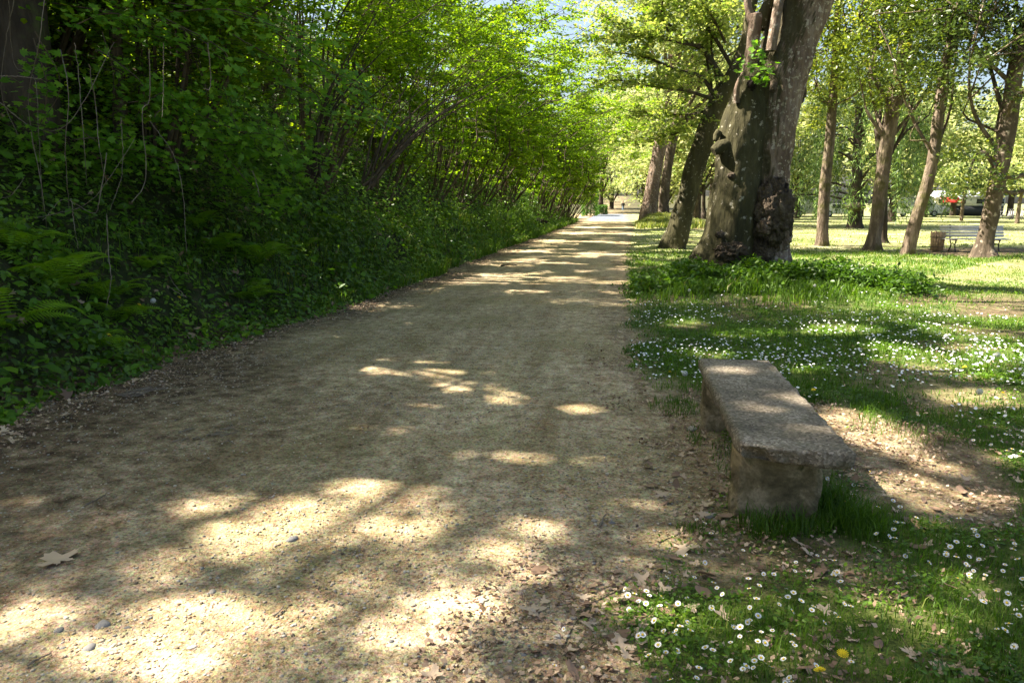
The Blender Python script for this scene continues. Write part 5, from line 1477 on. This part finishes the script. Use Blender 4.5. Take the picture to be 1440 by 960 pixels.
# ------------------------------------------------------------------ flowers
def daisy_mesh(k):
    mb = MB(); n = 13
    tilt = random.uniform(-.3, .3)
    r = .0115
    h = .028 + .012 * k
    for q in range(n):
        a = q / n * 2 * math.pi; w = .22
        p0 = (math.cos(a) * r * .25, math.sin(a) * r * .25, h); p1 = (math.cos(a - w) * r * .8, math.sin(a - w) * r * .8, h + .0018)
        p2 = (math.cos(a) * r * random.uniform(.95, 1.1), math.sin(a) * r, h + .003 * random.uniform(.2, 1.3)); p3 = (math.cos(a + w) * r * .8, math.sin(a + w) * r * .8, h + .0018)
        mb.add([p0, p1, p2, p3], [(0, 1, 2, 3)], m=0)
    th = np.arange(8) * math.pi / 4
    V = [(math.cos(t) * r * .36, math.sin(t) * r * .36, h + .0012) for t in th] + [(math.cos(t) * r * .22, math.sin(t) * r * .22, h + .004) for t in th] + [(0, 0, h + .0048)]
    mb.add(V, [(q, (q + 1) % 8, 8 + (q + 1) % 8, 8 + q) for q in range(8)], m=1)
    mb.add(V, [(8 + q, 8 + (q + 1) % 8, 16) for q in range(8)], m=1)
    tube(mb, [(.004, 0, -.005), (.002, 0, h * .5), (0, 0, h + .001)], [.0008, .0007, .0007], 4, m=2, cap=False)
    o = mb.build('daisy', [M['petal'], M['daisyeye'], M['stem']], smooth=False); me = o.data; bpy.data.objects.remove(o); return me
dm = [daisy_mesh(k) for k in range(4)]
def daisy_dens(x, y):
    px, py = to_px(x, y)
    v = veg_mask(x, y)
    n = fbm(x * 1.6 + 40, y * 1.6, 181, 3)
    return v * sstep(.30, .62, n) * (y < 15.5) * sstep(17.5, 13, y)
n = 60000
y = RNG.uniform(2.0, 15.5, n); x = path_right(y) + RNG.random(n) * (1.4 + y * .75)
px, py = to_px(x, y)
belt = sstep(6.0, 7.2, y) * sstep(14.5, 11.5, y)
near = (y < 6.2) * 1.0
k = (RNG.random(n) < daisy_dens(x, y) * (belt * .26 * (1 - .5 * sstep(9, 13, y)) + near * .20)) & (px < 1460) & (px > 700) & (py < 985) & ~((x > .5) & (x < 1.2) & (y > 3.4) & (y < 5.7))
x, y = x[k], y[k]
o_ = np.argsort(np.hypot(x, y)); x, y = x[o_], y[o_]
NI = 300
for q in range(min(NI, len(x))):
    xx, yy = float(x[q]), float(y[q])
    o = bpy.data.objects.new('daisy', dm[q % 4]); COL.objects.link(o)
    o.location = (xx, yy, float(height(np.array(xx), np.array(yy))))
    o.rotation_euler = (random.gauss(-.05, .38), random.gauss(0, .38), random.uniform(0, 6.28))
    s = random.uniform(.8, 1.25); o.scale = (s, s, s)
    if yy < 3.5: lb, gp = 'white daisy in the grass in front of the stone bench', 'daisies in the foreground grass'
    elif yy < 6.2: lb, gp = 'white daisy in the grass beside the stone bench', 'daisies beside the stone bench'
    else: lb, gp = 'white daisy in the flowery belt behind the stone bench', 'daisies in the belt behind the bench'
    tag(o, lb, 'daisy', gp)
x, y = x[NI:], y[NI:]
if len(x):
    nn = len(x); th = np.arange(9) * 2 * math.pi / 9
    s = .0115 * RNG.uniform(.7, 1.35, nn)
    C = np.stack([x, y, height(x, y) + RNG.uniform(.035, .075, nn)], 1)
    Nn = up_normals(nn, .3, (0, -.15, 1)); tm = (np.array([(math.cos(t) * .9, math.sin(t) * .9, .1) for t in th] + [(0, 0, 0)]), np.array([(q, (q + 1) % 9, 9) for q in range(9)]))
    leaf_mesh('daisy_drift', C, Nn, s, tm, M['petal'])['kind'] = 'stuff'
# dandelions and seed heads
def dandelion_mesh(seed):
    mb = MB(); h = .09; r = .019
    for ring, (n, rr, zz) in enumerate(((16, 1, 0), (12, .7, .004), (8, .4, .007))):
        for q in range(n):
            a = q / n * 2 * math.pi + ring * .2; w = .14 / max(.5, rr)
            mb.add([(0, 0, h + zz - .002), (math.cos(a - w) * r * rr * .8, math.sin(a - w) * r * rr * .8, h + zz + .003), (math.cos(a) * r * rr, math.sin(a) * r * rr, h + zz + .004), (math.cos(a + w) * r * rr * .8, math.sin(a + w) * r * rr * .8, h + zz + .003)], [(0, 1, 2, 3)], m=0)
    tube(mb, [(.02, 0, 0), (.008, 0, h * .6), (0, 0, h)], [.002, .0018, .0018], 5, m=1, cap=False)
    o = mb.build('dandelion', [M['yellowpetal'], M['stem']], smooth=False); me = o.data; bpy.data.objects.remove(o); return me
def clock_mesh():
    mb = MB(); h = .13; r = .021
    for q in range(70):
        z = 1 - 2 * (q + .5) / 70; a = q * 2.39996; rr = math.sqrt(1 - z * z)
        d = np.array([rr * math.cos(a), rr * math.sin(a), z]); c = np.array([0, 0, h])
        tube(mb, [c, c + d * r * .85], [.0003, .0003], 3, m=0, cap=False)
        u = np.cross(d, [.3, .5, .8]); u /= np.linalg.norm(u); v = np.cross(d, u); e = c + d * r
        mb.add([e + u * .0045, e + v * .0045, e - u * .0045, e - v * .0045], [(0, 1, 2, 3)], m=0)
    tube(mb, [(.01, 0, 0), (.004, 0, h * .6), (0, 0, h)], [.0018, .0015, .0015], 5, m=1, cap=False)
    o = mb.build('dandelion', [M['fluff'], M['stem']], smooth=False); me = o.data; bpy.data.objects.remove(o); return me
dd = dandelion_mesh(1); cl = clock_mesh()
for px, py, lb in ((1056, 476, 'yellow dandelion flower in the daisy belt straight behind the stone bench'), (943, 528, 'yellow dandelion flower left of the far end of the stone bench'), (1117, 434, 'tiny yellow dandelion at the upper edge of the daisy belt'),
                   (914, 411, 'yellow dandelion flower in the grass between path and great tree'), (1182, 921, 'yellow dandelion head low in the foreground grass'), (1164, 958, 'yellow dandelion at the bottom edge of the view'),
                   (1360, 523, 'yellow dandelion flower in the sunlit right part of the daisy belt'), (1313, 515, 'yellow dandelion in the daisies right of the bench end'), (1405, 557, 'orange-yellow dandelion near the right edge above the bare soil'), (1146, 557, 'yellow dandelion close behind the right side of the bench')):
    P = at_z(px, py, .07)
    o = bpy.data.objects.new('dandelion', dd); COL.objects.link(o); o.location = (P.x, P.y, float(height(np.array(P.x), np.array(P.y)))); o.rotation_euler = (-.3, .1, random.uniform(0, 6)); o.scale = (1.1,) * 3
    tag(o, lb, 'dandelion')
for px, py, lb in ((963, 530, 'dandelion seed head beside the yellow dandelion left of the bench'), (1402, 507, 'round dandelion seed head in the sunlit daisies at the right'), (1372, 482, 'dandelion seed head upper right in the sunlit daisies'), (1330, 478, 'dandelion seed head left of the upper right one'),
                   (1145, 412, 'dandelion seed head in the shade by the weedy mound'), (1377, 555, 'dandelion seed head above the bare soil at the right'), (969, 413, 'dandelion seed head in the grass before the great tree')):
    P = at_z(px, py, .12)
    o = bpy.data.objects.new('dandelion', cl); COL.objects.link(o); o.location = (P.x, P.y, float(height(np.array(P.x), np.array(P.y)))); o.scale = (1.15,) * 3
    tag(o, lb, 'dandelion')
for px, py, lb, me in ((184, 441, 'orange dandelion low on the bank beside the level fern frond', dd), (240, 430, 'yellow dandelion in the ground leaves of the near bank', dd), (394, 395, 'yellow dandelion on the bank below the trailing maple', dd), (200, 441, 'white seed head next to the orange dandelion on the bank', cl), (141, 484, 'half hidden yellow dandelion just above the litter', dd)):
    P = bankP(px, py, .1)
    o = bpy.data.objects.new('dandelion', me); COL.objects.link(o); o.location = (P.x + .1, P.y - .1, P.z); o.rotation_euler = (-.2, .5, 0); o.scale = (1.4,) * 3
    tag(o, lb, 'dandelion')

# ------------------------------------------------------------------ fallen leaves
def dry_mesh(seed, kind):
    rs = random.Random(seed)
    if kind == 0:      # lobed plane leaf, curled
        pts = []
        lob = [(-62, .62), (-8, .92), (90, 1.08), (188, .92), (242, .62)]
        for q, (la, lr) in enumerate(lob):
            la += rs.uniform(-7, 7); lr *= rs.uniform(.85, 1.12)
            for da, fr in ((-17, .60), (-12, .78), (-5, .74), (0, 1.0), (6, .76), (13, .80), (18, .58)):
                an = R(la + da * (1 + .35 * (q == 2))); rr = lr * fr * rs.uniform(.92, 1.08)
                pts.append((math.cos(an) * rr, math.sin(an) * rr))
            nl = lob[(q + 1) % 5][0] + (360 if q == 4 else 0)
            an = R((la + nl) / 2); rr = .34 if q != 4 else .16
            pts.append((math.cos(an) * rr * rs.uniform(.85, 1.2), math.sin(an) * rr))
    else:
        pts = [(math.cos(q / 14 * 6.283) * .45 * rs.uniform(.8, 1.15), math.sin(q / 14 * 6.283) * rs.uniform(.85, 1.1)) for q in range(14)]
    n = len(pts)
    c1, c2 = rs.uniform(.1, .7), rs.uniform(-.4, .5)
    def z(x, y): return c1 * x * x * .8 + c2 * y * y * .5 + .12 * math.sin(x * 5 + seed) * y
    V = [(x, y, z(x, y)) for x, y in pts] + [(x * .5, y * .5, z(x * .5, y * .5)) for x, y in pts] + [(0, 0, 0)]
    mb = MB(); V = np.array(V) * .5
    V[:, 2] -= V[:, 2].min() - .01
    r_ = rs.random() if seed else .97
    if seed == 0: V[:, 2] *= .45
    mb.add(V, [(q, (q + 1) % n, n + (q + 1) % n, n + q) for q in range(n)], r_)
    mb.add(V, [(n + q, n + (q + 1) % n, 2 * n) for q in range(n)], r_)
    if kind == 0: tube(mb, [(0, -.2, .04), (0.03, -.65, .03), (.08, -.95, .05)], [.012, .01, .008], 3, .2, cap=False)
    o = mb.build('fallen_leaf', M['dryleaf'], smooth=False); me = o.data; bpy.data.objects.remove(o); return me
dl_ = [dry_mesh(s, 0) for s in range(6)] + [dry_mesh(s + 20, 1) for s in range(4)]
def put_leaf(P, size, k, lb, gp, flat=.25):
    o = bpy.data.objects.new('fallen_leaf', dl_[k]); COL.objects.link(o)
    o.location = P; o.rotation_euler = (random.uniform(-flat, flat), random.uniform(-flat, flat), random.uniform(0, 6.28)); o.scale = (size,) * 3
    tag(o, lb, 'leaf', gp); return o
o = put_leaf(at_z(82, 788, .012), .23, 0, 'large pale lobed dry leaf lying alone on the near left of the path', None, .05); o.rotation_euler[2] = 1.2
for px, py, s, lb in ((135, 762, .07, 'small pale curled leaf just above the large lone dry leaf'), (508, 624, .06, 'small dark brown curled leaf in the middle of the path'), (748, 858, .16, 'broad brown leaf at the lower right edge of the path'), (930, 697, .12, 'pale sunlit dry leaf on the verge left of the bench foot'),
                      (873, 467, .12, 'dry leaf lying where path and lawn meet behind the bench'), (940, 862, .09, 'upright orange-brown leaf in the foreground grass'), (965, 770, .16, 'big brown dry leaf below the bench among daisies'), (1230, 622, .1, 'dry leaf on the bare soil right of the bench'),
                      (1352, 690, .13, 'flat pinkish dry leaf on the bare soil at the right'), (610, 948, .1, 'dry leaf at the bottom edge of the path')):
    put_leaf(at_z(px, py, .012), s, random.randrange(10), lb, None)
def leaf_field(n, fx, size, lb, gp, hf):
    c = 0
    while c < n:
        x, y = fx()
        z = hf(x, y) + .008
        put_leaf((x, y, z), random.uniform(*size), random.randrange(10), lb, gp, .45); c += 1
hz_ = lambda x, y: max(float(height(np.array(x), np.array(y))), .006)
def f1():
    y = 3.6 + 11 * random.random() ** 1.6; return float(path_left(y)) + random.gauss(.02, .22), y
leaf_field(95, f1, (.05, .12), 'brown dead leaf in the litter at the foot of the bank', 'dead leaves along the foot of the bank', lambda x, y: max(.008, float(bank_h(np.array(x), np.array(y)))))
def f2():
    while True:
        px, py = random.uniform(720, 1060), random.uniform(690, 955)
        P = at_z(px, py)
        if abs((px - 960) + (py - 760) * .9) < 120 * (.4 + random.random()): return P.x, P.y
leaf_field(75, f2, (.04, .11), 'brown dead leaf between path edge and foreground daisies', 'dead leaves by the near path edge', hz_)
def f3():
    P = at_z(random.uniform(1120, 1440), random.uniform(720, 955)); return P.x, P.y
leaf_field(48, f3, (.04, .11), 'pinkish brown dead leaf in the foreground grass below the bare soil', 'dead leaves in the right foreground grass', hz_)
def f4():
    P = at_z(random.gauss(1290, 80), random.gauss(640, 45)); return P.x, P.y
leaf_field(40, f4, (.04, .09), 'dead leaf scattered on the bare soil right of the bench', 'dead leaves on the bare soil', hz_)
def f5():
    P = at_z(random.uniform(900, 1000), random.uniform(545, 690)); return P.x, P.y
leaf_field(26, f5, (.04, .09), 'dead leaf on the verge left of the stone bench', 'dead leaves left of the bench', hz_)
# crumbled litter, too fine to count
def litter(n, fx, sz, name):
    P = fx(n)
    rn = RNG.random(len(P))
    o = leaf_mesh(name, P, up_normals(len(P), .5), sz * RNG.uniform(.4, 1.3, len(P)), T_RHOMB, M['dryleaf'], rnd=rn); o['kind'] = 'stuff'
def l1(n):
    y = 3.4 + 45 * RNG.random(n) ** 2.2; d = RNG.normal(size=n) * .28
    x = path_left(y) + d + .05
    z = np.where(x < path_left(y), bank_h(x, y), .008) + .008
    return np.stack([x, y, np.maximum(z, .012)], 1)
litter(9000, l1, .035, 'leaf_litter')
def l2(n):
    y = RNG.uniform(2, 9, n); x = path_right(y) - .5 + RNG.random(n) * (2.2 + y * .6)
    v = veg_mask(x, y); k = (RNG.random(n) < (.25 + .75 * (1 - v)) * sstep(.35, .6, fbm(x * 2, y * 2, 191)))
    x, y = x[k], y[k]
    return np.stack([x, y, np.maximum(height(x, y), .006) + .006], 1)
litter(52000, l2, .027, 'leaf_litter')
def l3(n):
    y = RNG.uniform(2, 16, n); x = path_left(y) + RNG.random(n) * (path_right(y) - path_left(y))
    k = RNG.random(n) < sstep(.42, .66, fbm(x * 1.3, y * 1.3, 195)) ; x, y = x[k], y[k]
    return np.stack([x, y, np.full(len(x), .014)], 1)
litter(9000, l3, .013, 'path_debris')

# ------------------------------------------------------------------ stones
def stone_mesh(seed, flat=.55):
    bm = bmesh.new(); bmesh.ops.create_icosphere(bm, subdivisions=2, radius=1)
    for v in bm.verts:
        n = mnoise.noise(v.co * 1.1 + Vector((seed * 3.1, 0, 0))); v.co *= 1 + .45 * n; v.co.z *= flat
    me = bpy.data.meshes.new('stone'); bm.to_mesh(me); bm.free()
    for f in me.polygons: f.use_smooth = True
    return me
sm = {c: [] for c in ('bluestone', 'palestone', 'pebble')}
for c in sm:
    for k in range(3):
        me = stone_mesh(k + len(c)); me.materials.append(M[c]); sm[c].append(me)
for px, py, r, c, lb in ((84, 888, .026, 'bluestone', 'round blue-grey stone on the path at the lower left'), (88, 913, .014, 'bluestone', 'small dark stone just below the round blue-grey one'), (145, 880, .04, 'bluestone', 'long flat grey stone half buried at the lower left of the path'),
                         (127, 912, .03, 'bluestone', 'flat grey stone below the long half-buried one'), (298, 834, .022, 'palestone', 'pale pinkish stone in the sunlit left of the path'), (503, 797, .014, 'bluestone', 'small dark square stone in the middle of the near path'), (550, 903, .015, 'bluestone', 'small shiny blue stone at the bottom centre of the path'),
                         (860, 736, .02, 'bluestone', 'dark stone beside the curved twig at the path edge'), (835, 733, .022, 'palestone', 'flat pale stone left of the curved twig at the path edge'), (784, 897, .022, 'palestone', 'white stone among leaves at the lower path edge'), (410, 760, .035, 'bluestone', 'flat greyish stone sunk in the mossy hollow of the path'),
                         (858, 467, .02, 'bluestone', 'dark stone near the right edge half way up the path'), (480, 914, .012, 'bluestone', 'tiny grey stone left of the shiny blue one'), (270, 912, .018, 'palestone', 'sunken pale stone in the near sunlit patch'), (973, 604, .05, 'palestone', 'pale angular stone by the far bench leg'),
                         (995, 725, .048, 'palestone', 'pale flat stone set in soil at the near bench foot'), (736, 922, .015, 'bluestone', 'small blue-grey pebble by the lower right path leaves'), (180, 884, .015, 'bluestone', 'grey chip right of the long half-buried stone')):
    P = at_z(px, py)
    o = bpy.data.objects.new('stone', random.choice(sm[c])); COL.objects.link(o)
    o.location = (P.x, P.y, .006 - r * .05); s = random.uniform(.9, 1.2); r *= .72; o.scale = (r * s * 1.25, r, r); o.rotation_euler = (0, 0, random.uniform(0, 3)); tag(o, lb, 'stone')
# gravel
ico = bmesh.new(); bmesh.ops.create_icosphere(ico, subdivisions=1, radius=1); iv = np.array([tuple(v.co) for v in ico.verts]); ifc = np.array([[v.index for v in f.verts] for f in ico.faces]); ico.free()
n = 80000
y = 1.9 + 12 * RNG.random(n) ** 1.6; lo = path_left(y) - .1; hi = path_right(y) + .35
u = RNG.random(n); x = lo + (hi - lo) * u
dens = .25 + .75 * sstep(.45, .62, fbm(x * .9, y * .9, 301)) + .6 * sstep(.8, .97, u) + .5 * sstep(.22, .05, u)
k = RNG.random(n) < dens; x, y, u = x[k], y[k], u[k]
n = len(x); s = .0017 + .008 * RNG.random(n) ** 4.5
sc3 = np.stack([s * RNG.uniform(.8, 1.4, n), s * RNG.uniform(.7, 1.2, n), s * RNG.uniform(.4, .7, n)], 1)
a = RNG.random(n) * 6.28; ca, sa = np.cos(a)[:, None], np.sin(a)[:, None]
L_ = iv[None] * sc3[:, None, :] * (1 + .25 * RNG.normal(size=(n, len(iv), 1)) * .6)
V = np.stack([L_[..., 0] * ca - L_[..., 1] * sa, L_[..., 0] * sa + L_[..., 1] * ca, L_[..., 2]], -1)
zz = np.where(x > path_right(y), height(x, y), .008)
V += np.stack([x, y, zz], 1)[:, None, :]
o = mesh_np('gravel', V.reshape(-1, 3), (np.arange(n)[:, None, None] * len(iv) + ifc[None]).reshape(-1, 3), M['pebble'], {'rnd': np.repeat(RNG.random(n), len(iv))}); o['kind'] = 'stuff'

# ------------------------------------------------------------------ twigs
def twig(pts, r, lb, z=.018, gp=None):
    mb = MB(); q = spline([tuple(at_z(a, b, z)) for a, b in pts], 12) + RNG.normal(size=(12, 3)) * r * .25
    tube(mb, q, np.linspace(r, r * .5, 12), 6); o = mb.build('twig', M['bark_dark' if r > .008 else 'deadwood']); tag(o, lb, 'twig', gp)
twig([(705, 374), (715, 372), (727, 373)], .025, 'dark stick lying across the path far up its left side')
twig([(843, 742), (845, 733), (852, 722)], .007, 'curved dark twig standing at the path edge left of the bench')
twig([(92, 612), (100, 603), (98, 594), (86, 585)], .004, 'thin bent twig on the dark soil at the left')
twig([(120, 710), (140, 700), (150, 693)], .005, 'pale thin twig near the left of the path')
twig([(38, 935), (55, 925), (72, 918)], .004, 'thin twig beside the small dark stone')
twig([(250, 772), (262, 770), (272, 771)], .004, 'short twig on the sunlit path')
twig([(385, 865), (394, 858), (400, 849)], .004, 'slanting twig in the lower middle of the path')
for k in range(12):
    a = 165 + k * 2.5; twig([(a, 557 + random.uniform(-3, 3)), (a + 20, 549 + random.uniform(-3, 3)), (a + 42, 545 + random.uniform(-3, 3))], .004, 'dry straw stalk lying in the litter at the foot of the near bank', .02, 'dry stalks in the litter')
for k in range(14):
    a = random.uniform(240, 330); b = random.uniform(600, 622); L = random.uniform(8, 22)
    twig([(a, b), (a + L * .5, b - 2), (a + L, b + random.uniform(-5, 3))], .005, 'straw bit in the small heap on the left of the path', .018, 'straw bits on the path')

for o in bpy.data.objects:      # unused leftovers
    pass
